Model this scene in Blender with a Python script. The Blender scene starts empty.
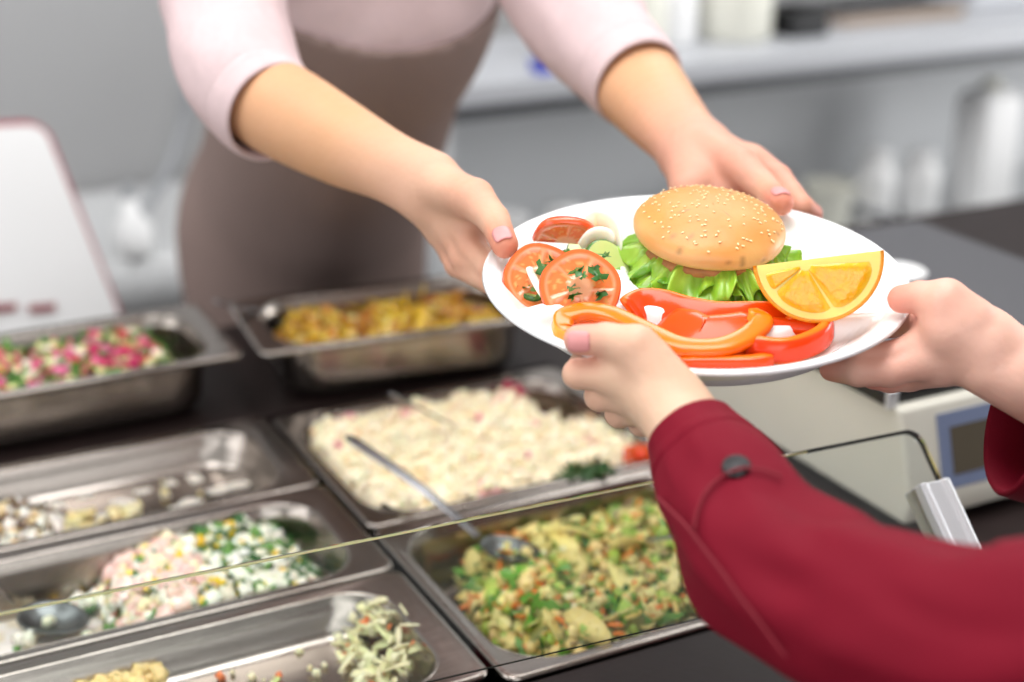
import bpy, math, random
import numpy as np
from mathutils import Vector, Matrix, noise as mn
random.seed(7); rng=np.random.default_rng(7)
S=bpy.context.scene; COL=S.collection
# ------------------------------------------------------------------ camera model (z = 0 is the rim plane of the counter pans, floor at -0.9)
F=1530.; CX,CY=512,341; H=.616
YAW=math.radians(27.03); PITCH=math.radians(20.66)
FW=np.array([math.sin(YAW)*math.cos(PITCH),math.cos(YAW)*math.cos(PITCH),-math.sin(PITCH)])
RT=np.array([math.cos(YAW),-math.sin(YAW),0.]); UP=np.cross(RT,FW); CAM=np.array([0,0,H])
def ray(x,y):
    d=FW*F+RT*(x-CX)-UP*(y-CY); return d/np.linalg.norm(d)
def W(x,y,d): return CAM+ray(x,y)*d              # world point seen in direction (x,y) at distance d
def G(x,y,z=0.): d=ray(x,y); return CAM+d*((z-H)/d[2])   # world point on the level z
# plate plane
PN_=np.array([-.04208,-.09983,.99411]); PC=W(694.7,272.5,1.02)
PEX=RT-PN_*(RT@PN_); PEX/=np.linalg.norm(PEX); PEY=np.cross(PN_,PEX)
def PP(x,y,h=0.):                                # world point on the plate plane raised by h
    d=ray(x,y); return CAM+d*(((PC+PN_*h-CAM)@PN_)/(d@PN_))
def PL(x,y,h=0.):                                # the same in plate coordinates
    q=PP(x,y,h)-PC; return (q@PEX,q@PEY)
def PW(lx,ly,h): return PC+PEX*lx+PEY*ly+PN_*h
PLM=Matrix(((PEX[0],PEY[0],PN_[0],PC[0]),(PEX[1],PEY[1],PN_[1],PC[1]),(PEX[2],PEY[2],PN_[2],PC[2]),(0,0,0,1)))
# ------------------------------------------------------------------ materials
def lin(c): return tuple((v/255/12.92 if v/255<=.04045 else ((v/255+.055)/1.055)**2.4) for v in c)
def mat(name,col,rough=.5,metal=0.,bump=0.,bscale=60.,sss=0.,coat=0.,vary=0.,vscale=20.,attr=False,aniso=None,spec=.5,sheen=0.,ssr=(.01,.004,.002)):
    m=bpy.data.materials.new(name); m.use_nodes=True; nt=m.node_tree; b=nt.nodes['Principled BSDF']
    c=lin(col)+(1,); b.inputs['Base Color'].default_value=c
    b.inputs['Roughness'].default_value=rough; b.inputs['Metallic'].default_value=metal
    b.inputs['Specular IOR Level'].default_value=spec
    if coat: b.inputs['Coat Weight'].default_value=coat; b.inputs['Coat Roughness'].default_value=.12
    if sheen: b.inputs['Sheen Weight'].default_value=sheen
    if sss:
        b.inputs['Subsurface Weight'].default_value=sss; b.inputs['Subsurface Radius'].default_value=ssr; b.inputs['Subsurface Scale'].default_value=1.
    tc=nt.nodes.new('ShaderNodeTexCoord'); src=None
    if attr:
        a=nt.nodes.new('ShaderNodeAttribute'); a.attribute_name='Col'; src=a.outputs['Color']
    if vary:
        n=nt.nodes.new('ShaderNodeTexNoise'); n.inputs['Scale'].default_value=vscale; n.inputs['Detail'].default_value=4
        nt.links.new(tc.outputs['Object'],n.inputs['Vector'])
        mx=nt.nodes.new('ShaderNodeMix'); mx.data_type='RGBA'; mx.blend_type='MULTIPLY'
        rp=nt.nodes.new('ShaderNodeValToRGB'); rp.color_ramp.elements[0].position=.3; rp.color_ramp.elements[1].position=.7
        rp.color_ramp.elements[0].color=(1-vary,1-vary,1-vary,1); rp.color_ramp.elements[1].color=(1,1,1,1)
        nt.links.new(n.outputs['Fac'],rp.inputs['Fac']); mx.inputs['Factor'].default_value=1
        if src: nt.links.new(src,mx.inputs['A'])
        else: mx.inputs['A'].default_value=c
        nt.links.new(rp.outputs['Color'],mx.inputs['B']); src=mx.outputs['Result']
    if src: nt.links.new(src,b.inputs['Base Color'])
    if bump:
        n=nt.nodes.new('ShaderNodeTexNoise'); n.inputs['Scale'].default_value=bscale; n.inputs['Detail'].default_value=3
        mp=nt.nodes.new('ShaderNodeMapping'); nt.links.new(tc.outputs['Object'],mp.inputs['Vector']); nt.links.new(mp.outputs['Vector'],n.inputs['Vector'])
        if aniso: mp.inputs['Scale'].default_value=aniso
        bp=nt.nodes.new('ShaderNodeBump'); bp.inputs['Strength'].default_value=bump; bp.inputs['Distance'].default_value=.002
        nt.links.new(n.outputs['Fac'],bp.inputs['Height']); nt.links.new(bp.outputs['Normal'],b.inputs['Normal'])
    return m
M={}
M['steel']=mat('steel',(166,158,151),.24,1.,.1,30,aniso=(1,8,8))
M['steel_plain']=mat('steel_plain',(104,108,108),.32,1.)
M['chrome']=mat('chrome',(140,140,143),.22,1.)
M['dark_steel']=mat('dark_steel',(120,118,116),.28,1.)
M['counter']=mat('counter_black',(38,27,26),.5,0,.1,200,vary=.3,spec=.25)
M['counter_side']=mat('counter_side',(60,50,46),.5)
M['plate']=mat('plate_white',(244,244,244),.28,0,coat=.2)
M['skinS']=mat('skin_server',(235,195,165),.5,0,.25,140,sss=.12,attr=True,vary=.06,vscale=25,spec=.3)
M['skinC']=mat('skin_customer',(240,205,185),.5,0,.25,140,sss=.12,attr=True,vary=.05,vscale=25,spec=.35)
M['nail']=mat('nail',(222,150,148),.35,0,spec=.3)
M['blouse']=mat('blouse_pink',(210,187,188),.9,0,.3,500,spec=.2,vary=.07,vscale=120)
M['apron']=mat('apron_taupe',(136,117,111),.9,0,.2,500,vary=.06,vscale=9,spec=.2)
M['trouser']=mat('trouser_grey',(70,68,72),.85)
M['jacket']=mat('jacket_crimson',(118,2,30),.75,0,.25,900,vary=.1,vscale=14,spec=.2)
M['thread']=mat('seam_thread',(118,8,30),.8)
M['button']=mat('button_black',(14,10,14),.4,spec=.3)
M['hair']=mat('hair_brown',(92,62,42),.5,0,.6,60,aniso=(1,1,.1))
M['eye']=mat('eye_white',(235,235,235),.2); M['iris']=mat('iris',(70,50,35),.2); M['lip']=mat('lip',(200,110,105),.4)
M['veg']=mat('veg',(255,255,255),.35,0,.15,300,sss=.15,attr=True,spec=.5)
M['wet']=mat('wet_veg',(255,255,255),.18,0,coat=.4,sss=.2,attr=True)
M['bun']=mat('bun_crust',(226,160,88),.42,0,.25,90,attr=True,vary=.1,vscale=30,sss=.1)
M['seed']=mat('sesame',(240,214,164),.4)
M['lettuce']=mat('lettuce',(120,180,40),.35,0,.3,120,attr=True,sss=.2,coat=.2)
M['cutlet']=mat('cutlet',(190,128,76),.6,0,.8,160,vary=.4,vscale=90)
M['wall']=mat('wall_grey',(168,168,169),.6,vary=.04,vscale=1.5)
M['ceil']=mat('ceiling_white',(230,230,228),.8)
M['floor']=mat('floor_tile',(120,118,116),.5,vary=.15,vscale=2)
M['white']=mat('white_plastic',(236,236,236),.35)
M['board']=mat('board_white',(214,214,214),.5)
M['redtrim']=mat('red_trim',(150,72,80),.45)
M['marks']=mat('mark_red',(128,42,48),.5)
M['scale_body']=mat('scale_body',(222,219,206),.42,vary=.03)
M['scale_panel']=mat('scale_panel',(116,128,158),.4)
M['lcd']=mat('lcd',(88,80,66),.25)
M['black']=mat('black_plastic',(22,22,24),.35)
M['alu']=mat('aluminium',(222,223,226),.45,.4)
M['greyshelf']=mat('shelf_grey',(186,188,193),.45,.15)
M['undershelf']=mat('undershelf',(202,204,206),.5)
M['panel_dark']=mat('panel_darkgrey',(96,98,102),.5,.2)
M['stove']=mat('stove_dark',(58,56,58),.4)
M['blue']=mat('blue_plastic',(40,60,190),.35)
M['cream']=mat('cream_pot',(225,224,212),.45)
M['hose']=mat('hose_grey',(150,152,156),.5)
def glass_mat(name,tint,edge=False):
    m=bpy.data.materials.new(name); m.use_nodes=True; nt=m.node_tree; nt.nodes.clear()
    o=nt.nodes.new('ShaderNodeOutputMaterial'); t=nt.nodes.new('ShaderNodeBsdfTransparent'); g=nt.nodes.new('ShaderNodeBsdfGlossy')
    g.inputs['Roughness'].default_value=.03; t.inputs['Color'].default_value=tint
    fr=nt.nodes.new('ShaderNodeFresnel'); fr.inputs['IOR'].default_value=1.45; mx=nt.nodes.new('ShaderNodeMixShader')
    nt.links.new(fr.outputs[0],mx.inputs[0]); nt.links.new(t.outputs[0],mx.inputs[1]); nt.links.new(g.outputs[0],mx.inputs[2]); nt.links.new(mx.outputs[0],o.inputs[0])
    return m
M['glass']=glass_mat('glass_clear',(.97,.985,.975,1))
M['glass_edge']=mat('glass_edge',(255,244,190),.3,0,sss=.3)
M['glass_edge_dark']=mat('glass_edge_dark',(46,50,46),.15)
# ------------------------------------------------------------------ object helpers
def link(name,me,m=None,parent=None,smooth=True):
    o=bpy.data.objects.new(name,me); COL.objects.link(o)
    if m is not None:
        for q in (m if isinstance(m,(list,tuple)) else [m]): me.materials.append(q)
    if smooth and len(me.polygons): me.polygons.foreach_set('use_smooth',[True]*len(me.polygons))
    if parent is not None: o.parent=parent; o.matrix_parent_inverse=Matrix.Translation(-Vector(parent.location)) if parent.get('_off') else Matrix()
    return o
def tag(o,label=None,cat=None,group=None,kind=None):
    if label: o['label']=label
    if cat: o['category']=cat
    if group: o['group']=group
    if kind: o['kind']=kind
    return o
def empty(name,loc,label,cat,group=None,rz=0,mw=None):
    o=bpy.data.objects.new(name,None); COL.objects.link(o)
    o.empty_display_size=.02
    if mw is not None: o.matrix_world=mw
    else: o.location=Vector(loc); o.rotation_euler=(0,0,rz)
    return tag(o,label,cat,group)
class MB:
    def __init__(s): s.v=[]; s.f=[]; s.mi=[]; s.c=[]
    def add(s,vs,fs,mi=0,col=None):
        n=len(s.v); s.v+= [tuple(map(float,p)) for p in vs]; s.f+=[tuple(i+n for i in f) for f in fs]; s.mi+=[mi]*len(fs)
        if col is None: col=(1,1,1)
        if len(col)==len(vs) and hasattr(col[0],'__len__'): s.c+=[tuple(k) for k in col]
        else: s.c+=[tuple(col)]*len(vs)
    def box(s,a,b,mi=0,col=None,M_=None):
        x0,y0,z0=a;x1,y1,z1=b
        vs=[(x,y,z) for x in (x0,x1) for y in (y0,y1) for z in (z0,z1)]
        if M_ is not None: vs=[M_@Vector(p) for p in vs]
        s.add(vs,[(0,1,3,2),(4,6,7,5),(0,4,5,1),(2,3,7,6),(0,2,6,4),(1,5,7,3)],mi,col)
    def loft(s,loops,mi=0,cap0=False,cap1=False,col=None,closed=True):
        n=len(loops[0]); vs=[p for l in loops for p in l]; fs=[]
        for i in range(len(loops)-1):
            for j in range(n if closed else n-1):
                k=(j+1)%n; fs.append((i*n+j,i*n+k,(i+1)*n+k,(i+1)*n+j))
        if cap0: fs.append(tuple(reversed(range(n))))
        if cap1: fs.append(tuple((len(loops)-1)*n+j for j in range(n)))
        s.add(vs,fs,mi,col)
    def tube(s,pts,rad,mi=0,n=12,sx=1,sy=1,col=None,up=(0,0,1)):
        pts=[np.array(p,float) for p in pts]; rads=rad if hasattr(rad,'__len__') else [rad]*len(pts); loops=[]; u=None
        for i,p in enumerate(pts):
            t=pts[min(i+1,len(pts)-1)]-pts[max(i-1,0)]; t/=np.linalg.norm(t)+1e-12
            if u is None:
                u=np.array(up,float)
                if abs(u@t)>.95: u=np.array([1.,0,0])
            u=u-t*(u@t); u/=np.linalg.norm(u); w=np.cross(t,u)
            loops.append([p+rads[i]*(math.cos(a)*sx*w+math.sin(a)*sy*u) for a in np.linspace(0,2*math.pi,n,endpoint=False)])
        s.loft(loops,mi,True,True,col)
    def build(s,name,m,parent=None,smooth=True,bevel=0,auto=None,kind=None,label=None,subsurf=0):
        me=bpy.data.meshes.new(name); me.from_pydata(s.v,[],s.f); me.update()
        a=me.color_attributes.new('Col','FLOAT_COLOR','POINT')
        a.data.foreach_set('color',np.array([(c[0],c[1],c[2],1) for c in s.c],dtype=np.float32).ravel())
        o=link(name,me,m,parent,smooth)
        me.polygons.foreach_set('material_index',s.mi)
        import bmesh
        bm=bmesh.new(); bm.from_mesh(me); bmesh.ops.recalc_face_normals(bm,faces=bm.faces); bm.to_mesh(me); bm.free()
        if bevel:
            b=o.modifiers.new('b','BEVEL'); b.width=bevel; b.segments=3; b.limit_method='ANGLE'; b.angle_limit=math.radians(40)
        if subsurf:
            b=o.modifiers.new('s','SUBSURF'); b.levels=subsurf; b.render_levels=subsurf
        if bevel or auto:
            for p in me.polygons: p.use_smooth=True
            mod=o.modifiers.new('w','WEIGHTED_NORMAL') if bevel else None
            me.set_sharp_from_angle(angle=math.radians(auto or 50)) if not bevel else None
        if kind: o['kind']=kind
        if label: o['label']=label
        return o
def rrect(x0,y0,x1,y1,r,z,n=8):
    pts=[]
    for cx,cy,a0 in ((x1-r,y1-r,0),(x0+r,y1-r,90),(x0+r,y0+r,180),(x1-r,y0+r,270)):
        for k in range(n+1):
            a=math.radians(a0+90*k/n); pts.append((cx+r*math.cos(a),cy+r*math.sin(a),z))
    return pts
def spline(pts,n=8):
    P=[np.array(p,float) for p in pts]; P=[2*P[0]-P[1]]+P+[2*P[-1]-P[-2]]; out=[]
    T=[0.]
    for a,b in zip(P,P[1:]): T.append(T[-1]+max(np.linalg.norm((b-a)[:3]),1e-6))
    for i in range(1,len(P)-2):
        dt=T[i+1]-T[i]; m0=(P[i+1]-P[i-1])/(T[i+1]-T[i-1])*dt; m1=(P[i+2]-P[i])/(T[i+2]-T[i])*dt
        for k in range(n):
            t=k/n; out.append((2*t**3-3*t*t+1)*P[i]+(t**3-2*t*t+t)*m0+(-2*t**3+3*t*t)*P[i+1]+(t**3-t*t)*m1)
    out.append(P[-2]); return out
# ------------------------------------------------------------------ implicit surface mesher
def smin(a,b,k):
    if k<=0: return np.minimum(a,b)
    h=np.maximum(k-np.abs(a-b),0)/k; return np.minimum(a,b)-h*h*k*.25
def cone(p,a,b,ra,rb):
    a=np.asarray(a);b=np.asarray(b); ab=b-a; L=ab@ab+1e-12
    t=np.clip(((p-a)@ab)/L,0,1); return np.linalg.norm(p-a-t[:,None]*ab,axis=1)-(ra+(rb-ra)*t)
def ell(p,c,R,rad):
    q=(p-np.asarray(c))@np.asarray(R).T; rad=np.asarray(rad,float)
    k0=np.linalg.norm(q/rad,axis=1); k1=np.linalg.norm(q/rad**2,axis=1)+1e-9; return k0*(k0-1)/k1
def mesh_sdf(fn,lo,hi,h,k=4):
    lo=np.asarray(lo,float);hi=np.asarray(hi,float); nc=np.ceil((hi-lo)/(h*k)).astype(int)+1; N=nc*k
    ci=np.stack(np.meshgrid(*[np.arange(n) for n in nc],indexing='ij'),-1).reshape(-1,3)
    cf=fn(lo+(ci+.5)*h*k-.5*h).reshape(nc)
    Fv=np.repeat(np.repeat(np.repeat(cf,k,0),k,1),k,2).astype(np.float32)
    near=np.abs(Fv)<h*k*1.6; idx=np.argwhere(near)
    out=np.empty(len(idx),np.float32)
    for s in range(0,len(idx),400000): out[s:s+400000]=fn(lo+idx[s:s+400000]*h)
    Fv[near]=out; ins=Fv<0
    c=np.zeros(N-1,np.int8)
    for dx in (0,1):
        for dy in (0,1):
            for dz in (0,1): c+=ins[dx:N[0]-1+dx,dy:N[1]-1+dy,dz:N[2]-1+dz]
    cells=np.argwhere((c>0)&(c<8)); vid=-np.ones(N-1,np.int64); vid[tuple(cells.T)]=np.arange(len(cells))
    acc=np.zeros((len(cells),3)); cnt=np.zeros(len(cells))
    corners=[(x,y,z) for x in (0,1) for y in (0,1) for z in (0,1)]
    val={q:Fv[cells[:,0]+q[0],cells[:,1]+q[1],cells[:,2]+q[2]] for q in corners}
    for ax in range(3):
        for q in corners:
            if q[ax]: continue
            r=list(q); r[ax]=1; r=tuple(r); a,b=val[q],val[r]; m=(a<0)!=(b<0)
            t=np.where(m,a/(a-b+1e-12),0)
            pt=np.array(q,float)[None]+t[:,None]*np.eye(3)[ax][None]
            acc[m]+=pt[m]; cnt[m]+=1
    V=lo+(cells+acc/cnt[:,None])*h; faces=[]
    for ax in range(3):
        a1,a2=[(1,2),(2,0),(0,1)][ax]
        sl0=[slice(1,n-1) for n in N]; sl0[ax]=slice(0,N[ax]-1); sl1=list(sl0); sl1[ax]=slice(1,N[ax])
        A=ins[tuple(sl0)];B=ins[tuple(sl1)]; e=np.argwhere(A!=B); off=np.ones(3,int); off[ax]=0; g=e+off
        s=A[tuple(e.T)]
        d1=np.zeros(3,int);d1[a1]=1;d2=np.zeros(3,int);d2[a2]=1
        q=[vid[tuple((g-x).T)] for x in (d1+d2,d2,0*d1,d1)]
        Q=np.stack(q,1); Q=np.where(s[:,None],Q,Q[:,::-1]); faces.append(Q)
    return V,np.concatenate(faces)
def np_mesh(name,parts,m,parent=None,cols=None):
    V=np.concatenate([p[0] for p in parts]); off=0; Fs=[]
    for v,f in parts: Fs.append(np.asarray(f)+off); off+=len(v)
    Q=np.concatenate(Fs); me=bpy.data.meshes.new(name)
    me.vertices.add(len(V)); me.vertices.foreach_set('co',V.astype(np.float32).ravel())
    me.loops.add(Q.size); me.loops.foreach_set('vertex_index',Q.ravel().astype(np.int32))
    me.polygons.add(len(Q)); me.polygons.foreach_set('loop_start',np.arange(0,Q.size,4,dtype=np.int32)); 
    me.update(calc_edges=True); me.validate()
    a=me.color_attributes.new('Col','FLOAT_COLOR','POINT')
    c=np.ones((len(V),4),np.float32)
    if cols is not None: c[:,:3]=cols
    a.data.foreach_set('color',c.ravel())
    return link(name,me,m,parent)
I3=np.eye(3)
def unit(v): v=np.asarray(v,float); return v/np.linalg.norm(v)

# ================================================================== THE SETTING
def wallbox(name,a,b,m):
    q=MB(); q.box(a,b); return tag(q.build(name,m,smooth=False),kind='structure')
wallbox('floor',(-2.6,-2.6,-1.0),(5.2,3.2,-.9),M['floor'])
wallbox('ceiling',(-2.6,-2.6,1.9),(5.2,3.2,2.0),M['ceil'])
wallbox('wall_back',(-2.6,3.1,-.9),(5.2,3.2,1.9),M['wall'])
wallbox('wall_left',(-2.6,-2.5,-.9),(-2.5,3.1,1.9),M['wall'])
wallbox('wall_right',(5.1,-2.5,-.9),(5.2,3.1,1.9),M['wall'])
wallbox('wall_front',(-2.6,-2.6,-.9),(5.2,-2.5,1.9),M['wall'])
wallbox('trim_back',(-2.5,3.085,.42),(1.1,3.1,.47),M['hose'])

# ================================================================== COUNTER
HX0,HX1,HY0,HY1=-.112,.751,.836,1.383        # opening that carries the inset pans
q=MB(); T=-.0035
for a,b in (((-1.2,.6,T-.035),(HX0,1.66,T)),((HX1,.6,T-.035),(2.3,1.66,T)),((HX0,.6,T-.035),(HX1,HY0,T)),((HX0,HY1,T-.035),(HX1,1.66,T))): q.box(a,b)
ctr=empty('serving_counter',(0,0,-.9),'black topped serving counter that holds the steel salad pans','counter')
ctr['_off']=1
q.build('countertop',M['counter'],ctr,smooth=False)
q=MB(); q.box((-1.15,.66,-.9),(2.25,.69,-.04)); q.box((-1.15,1.60,-.9),(2.25,1.62,-.04)); q.box((-1.15,.69,-.9),(-1.12,1.6,-.04)); q.box((2.22,.69,-.9),(2.25,1.6,-.04))
q.build('cabinet_body',M['counter_side'],ctr,smooth=False)
# ------------------------------------------------------------------ gastronorm pans
def pan(cx,cy,L,Wd,z,depth,label,rz=0,rim=.0115,cr=.045,ex=.012):
    o=empty('steel_pan',(cx,cy,z),label,'food pan','steel food pans on the serving counter',rz)
    x,y=L/2-.0012,Wd/2-.0012; q=MB()
    def rr(i,r,zz):
        e=ex if i>=rim else (ex*.8 if i>=rim*.59 else 0)
        return rrect(-x+i+e,-y+i,x-i-e,y-i,max(r,.002),zz)
    loops=[rr(.0005,.012,-.0036),rr(0,.012,-.0014),rr(.0012,.012,0),rr(.004,.011,.0002),rr(rim*.6,.02,-.0003),
      rr(rim,cr*.7+.008,-.0012),rr(rim+.0015,cr*.75+.008,-.0034),rr(rim+.0025,cr*.8+.006,-.0085),rr(rim+.0045,cr*.8+.004,-.0112),rr(rim+.0055,cr*.82,-.0135),
      rr(rim+.0085,cr*.9,-depth+.015),rr(rim+.0105,cr*.9,-depth+.007),rr(rim+.015,cr*.82,-depth+.0015),rr(rim+.022,cr*.7,-depth)]
    q.loft(loops[:6]); q.build('rim',M['steel'],o)
    q=MB(); q.loft(loops[5:],cap1=True)
    b=q.build('basin',M['steel'],o); s=b.modifiers.new('s','SOLIDIFY'); s.thickness=.0009; s.offset=-1
    for p in b.data.polygons[-1:]: p.use_smooth=False
    return o
P_={}; LL=.4215-.265
LX=.0965+.1625; RX=.424+.1625
P_['bottom']=pan(LL,.852+.0884,.530,.1765,0,.034,'almost empty steel pan with carrot and cabbage scraps, nearest the customer')
P_['corn']=pan(LL,.852+.265,.530,.1765,0,.062,'narrow steel pan half full of corn and green pea salad')
P_['empty']=pan(LL,.852+.4417,.530,.1765,0,.034,'nearly empty narrow steel pan behind the corn salad pan')
P_['mixed']=pan(RX,.838+.1325,.325,.265,0,.062,'wide steel pan holding the green and carrot mixed salad under the red sleeve',cr=.06,ex=.0)
P_['potato']=pan(RX,.838+.3975,.325,.265,0,.062,'wide steel pan holding the creamy potato salad',cr=.06,ex=.0)
P_['beet']=pan(.4115-.1625,1.388+.0884,.325,.1765,.0655,.065,'raised steel pan of pink beet and greens salad standing at back left')
P_['pickle']=pan(.4215+.1625*math.cos(.105)+.0884*math.sin(.105),1.379+.0884-.017,.325,.1765,.0655,.065,'raised steel pan of yellow pickles standing in front of the apron',rz=-.105)

FO={k:(Vector((LX,o.location.y,o.location.z)) if k in ('bottom','corn','empty') else o.location.copy()) for k,o in P_.items()}   # origin of the food in each pan
# ------------------------------------------------------------------ chopped food
def heap(q,w,d,fn,mi,colfn,nx=60,ny=46,cr=.05,base=-.0515):
    idx={}; vs=[]; cs=[]; fs=[]
    for i in range(nx+1):
        for j in range(ny+1):
            x=-w/2+w*i/nx; y=-d/2+d*j/ny
            ax,ay=abs(x)-(w/2-cr),abs(y)-(d/2-cr)
            if ax>0 and ay>0:
                l=math.hypot(ax,ay)
                if l>cr: k=cr/l; x=math.copysign(w/2-cr+ax*k,x); y=math.copysign(d/2-cr+ay*k,y)
            z=fn(x,y); vs.append((x,y,max(z,base))); cs.append(colfn(x,y))
    for i in range(nx):
        for j in range(ny):
            a=i*(ny+1)+j; qd=(a,a+ny+1,a+ny+2,a+1)
            if any(vs[k][2]>base+.0004 for k in qd): fs.append(qd)
    q.add(vs,fs,mi,cs)
def rot(): return Matrix.Rotation(random.uniform(0,6.28),3,'Z')@Matrix.Rotation(random.gauss(0,.5),3,'X')@Matrix.Rotation(random.gauss(0,.5),3,'Y')
def jit(c,s=.12):
    k=random.uniform(1-s,1+s); return tuple(max(0,min(1,v*k*random.uniform(.96,1.04))) for v in lin(c))
def cube(q,p,s,c,mi=0):
    R=rot(); sx,sy,sz=[s*random.uniform(.6,1.1) for _ in range(3)]
    vs=[]
    for x in (-1,1):
        for y in (-1,1):
            for z in (-1,1): vs.append(Vector(p)+R@Vector((x*sx*random.uniform(.75,1)/2,y*sy*random.uniform(.75,1)/2,z*sz/2)))
    q.add(vs,[(0,1,3,2),(4,6,7,5),(0,4,5,1),(2,3,7,6),(0,2,6,4),(1,5,7,3)],mi,jit(c))
def strip(q,p,L,w,t,c,mi=0,bend=1.):
    R=rot(); n=5; b=random.uniform(-1,1)*bend; loops=[]
    for i in range(n+1):
        u=(i/n-.5); a=u*b*2; ww=w*(1-.5*abs(2*u)**3)
        c0=Vector((u*L,math.sin(a)*L*.25*b,math.cos(a)*L*.2*b)); tw=u*bend
        loops.append([Vector(p)+R@(c0+Vector((0,math.cos(tw)*s*ww/2-math.sin(tw)*k*t/2,math.sin(tw)*s*ww/2+math.cos(tw)*k*t/2))) for s,k in ((-1,-1),(1,-1),(1,1),(-1,1))])
    q.loft(loops,mi,True,True,jit(c))
def leaf(q,p,s,c,mi=0):
    R=rot(); n=9; vs=[Vector(p)+R@Vector((0,0,s*.12))]; cc=jit(c,.25)
    for i in range(n):
        a=6.283*i/n; r=s*(.5+.28*math.sin(3*a+random.random())+random.uniform(-.1,.1))
        vs.append(Vector(p)+R@Vector((r*math.cos(a)*1.2,r*math.sin(a)*.8,s*random.uniform(-.12,.15))))
    q.add(vs,[(0,1+i,1+(i+1)%n) for i in range(n)],mi,cc)
def ball(q,p,s,c,mi=0):
    vs=[];fs=[];n=8;m=5; R=rot(); sc=(s*random.uniform(.8,1.1),s*random.uniform(.7,1),s*random.uniform(.7,.95))
    for i in range(1,m):
        for j in range(n):
            a=math.pi*i/m;b=6.283*j/n; vs.append(Vector(p)+R@Vector((sc[0]*math.sin(a)*math.cos(b)/2,sc[1]*math.sin(a)*math.sin(b)/2,sc[2]*math.cos(a)/2)))
    vs+=[Vector(p)+R@Vector((0,0,sc[2]/2)),Vector(p)-R@Vector((0,0,sc[2]/2))]
    for i in range(m-2):
        for j in range(n): k=(j+1)%n; fs.append((i*n+j,i*n+k,(i+1)*n+k,(i+1)*n+j))
    for j in range(n): k=(j+1)%n; fs+=[(len(vs)-2,j,k),(len(vs)-1,(m-2)*n+k,(m-2)*n+j)]
    q.add(vs,fs,mi,jit(c))
def nz(x,y,s=40,o=0): return mn.noise(Vector((x*s+o,y*s-o,o*.7)))
def tolocal(pn,px,py,z):            # pixel -> pan-local x,y at local height z
    o=P_[pn]; g=G(px,py,o.location.z+z)-np.array(FO[pn]); c,s=math.cos(-o.rotation_euler.z),math.sin(-o.rotation_euler.z)
    return g[0]*c-g[1]*s, g[0]*s+g[1]*c
def scatter(q,n,w,d,fn,kinds,cond=None,cr=.042,lift=.002,base=-.0605):
    tot=sum(k[0] for k in kinds); made=0; tries=0
    while made<n and tries<n*30:
        tries+=1
        x,y=random.uniform(-w/2,w/2),random.uniform(-d/2,d/2)
        ax,ay=abs(x)-(w/2-cr),abs(y)-(d/2-cr)
        if ax>0 and ay>0 and math.hypot(ax,ay)>cr: continue
        if cond and random.random()>cond(x,y): continue
        z=max(fn(x,y),base)+lift+random.uniform(-.001,.003); r=random.uniform(0,tot)
        for k in kinds:
            r-=k[0]
            if r<=0: break
        k[1](q,(x,y,z),k); made+=1
K_cube=lambda q,p,k: cube(q,p,k[2]*random.uniform(.6,1.5),k[3])
K_strip=lambda q,p,k: strip(q,p,k[2]*random.uniform(.6,1.3),k[2]*.22,.0012,k[3])
K_wide=lambda q,p,k: strip(q,p,k[2]*random.uniform(.6,1.3),k[2]*.5,.0012,k[3])
K_leaf=lambda q,p,k: leaf(q,p,k[2]*random.uniform(.6,1.3),k[3])
K_ball=lambda q,p,k: ball(q,p,k[2]*random.uniform(.8,1.15),k[3])
def food(name,pn,q,label,cat='salad',m='veg'):
    o=q.build(name,M[m],None); p=P_[pn]; o.location=FO[pn]; o.rotation_euler=p.rotation_euler
    return tag(o,label,cat,kind='stuff')
# mixed green salad
def h_mixed(x,y):
    e=min(1,(.142-abs(x))/.03)*min(1,(.112-abs(y))/.03); 
    lx=min(1,max(0,(x+.128-.25*max(0,y-.02))/.05)); return -.062+(.040+.010*nz(x,y,22)+.004*nz(x,y,80,3)+.012*min(1,max(0,.06-y)/.12))*max(0,min(1,e*1.5))*lx
q=MB(); heap(q,.282,.222,h_mixed,0,lambda x,y: lin((150+40*nz(x,y,90),150+30*nz(x,y,90),84)))
scatter(q,1700,.27,.21,h_mixed,[(1.8,K_cube,.0095,(240,214,140)),(1.7,K_strip,.022,(236,206,120)),(2.1,K_strip,.021,(240,134,50)),(1.3,K_wide,.024,(244,228,150)),
  (3.0,K_leaf,.016,(96,150,44)),(1.2,K_leaf,.013,(44,96,32)),(1.4,K_cube,.010,(170,196,84)),(.9,K_wide,.017,(206,214,130)),(.8,K_strip,.014,(150,120,100)),(.5,K_wide,.012,(112,88,84)),(.9,K_cube,.006,(240,226,180))],
  cond=lambda x,y:1 if h_mixed(x,y)>-.05 else .08)
scatter(q,26,.24,.18,h_mixed,[(1.4,K_wide,.042,(244,224,140)),(1,K_cube,.013,(240,222,140)),(.6,K_wide,.03,(120,92,80))],lift=.004,cond=lambda x,y:1 if h_mixed(x,y)>-.045 else 0)
food('mixed_salad','mixed',q,'heap of green leaf, carrot and egg pancake salad in the wide pan nearest the customer')
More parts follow.
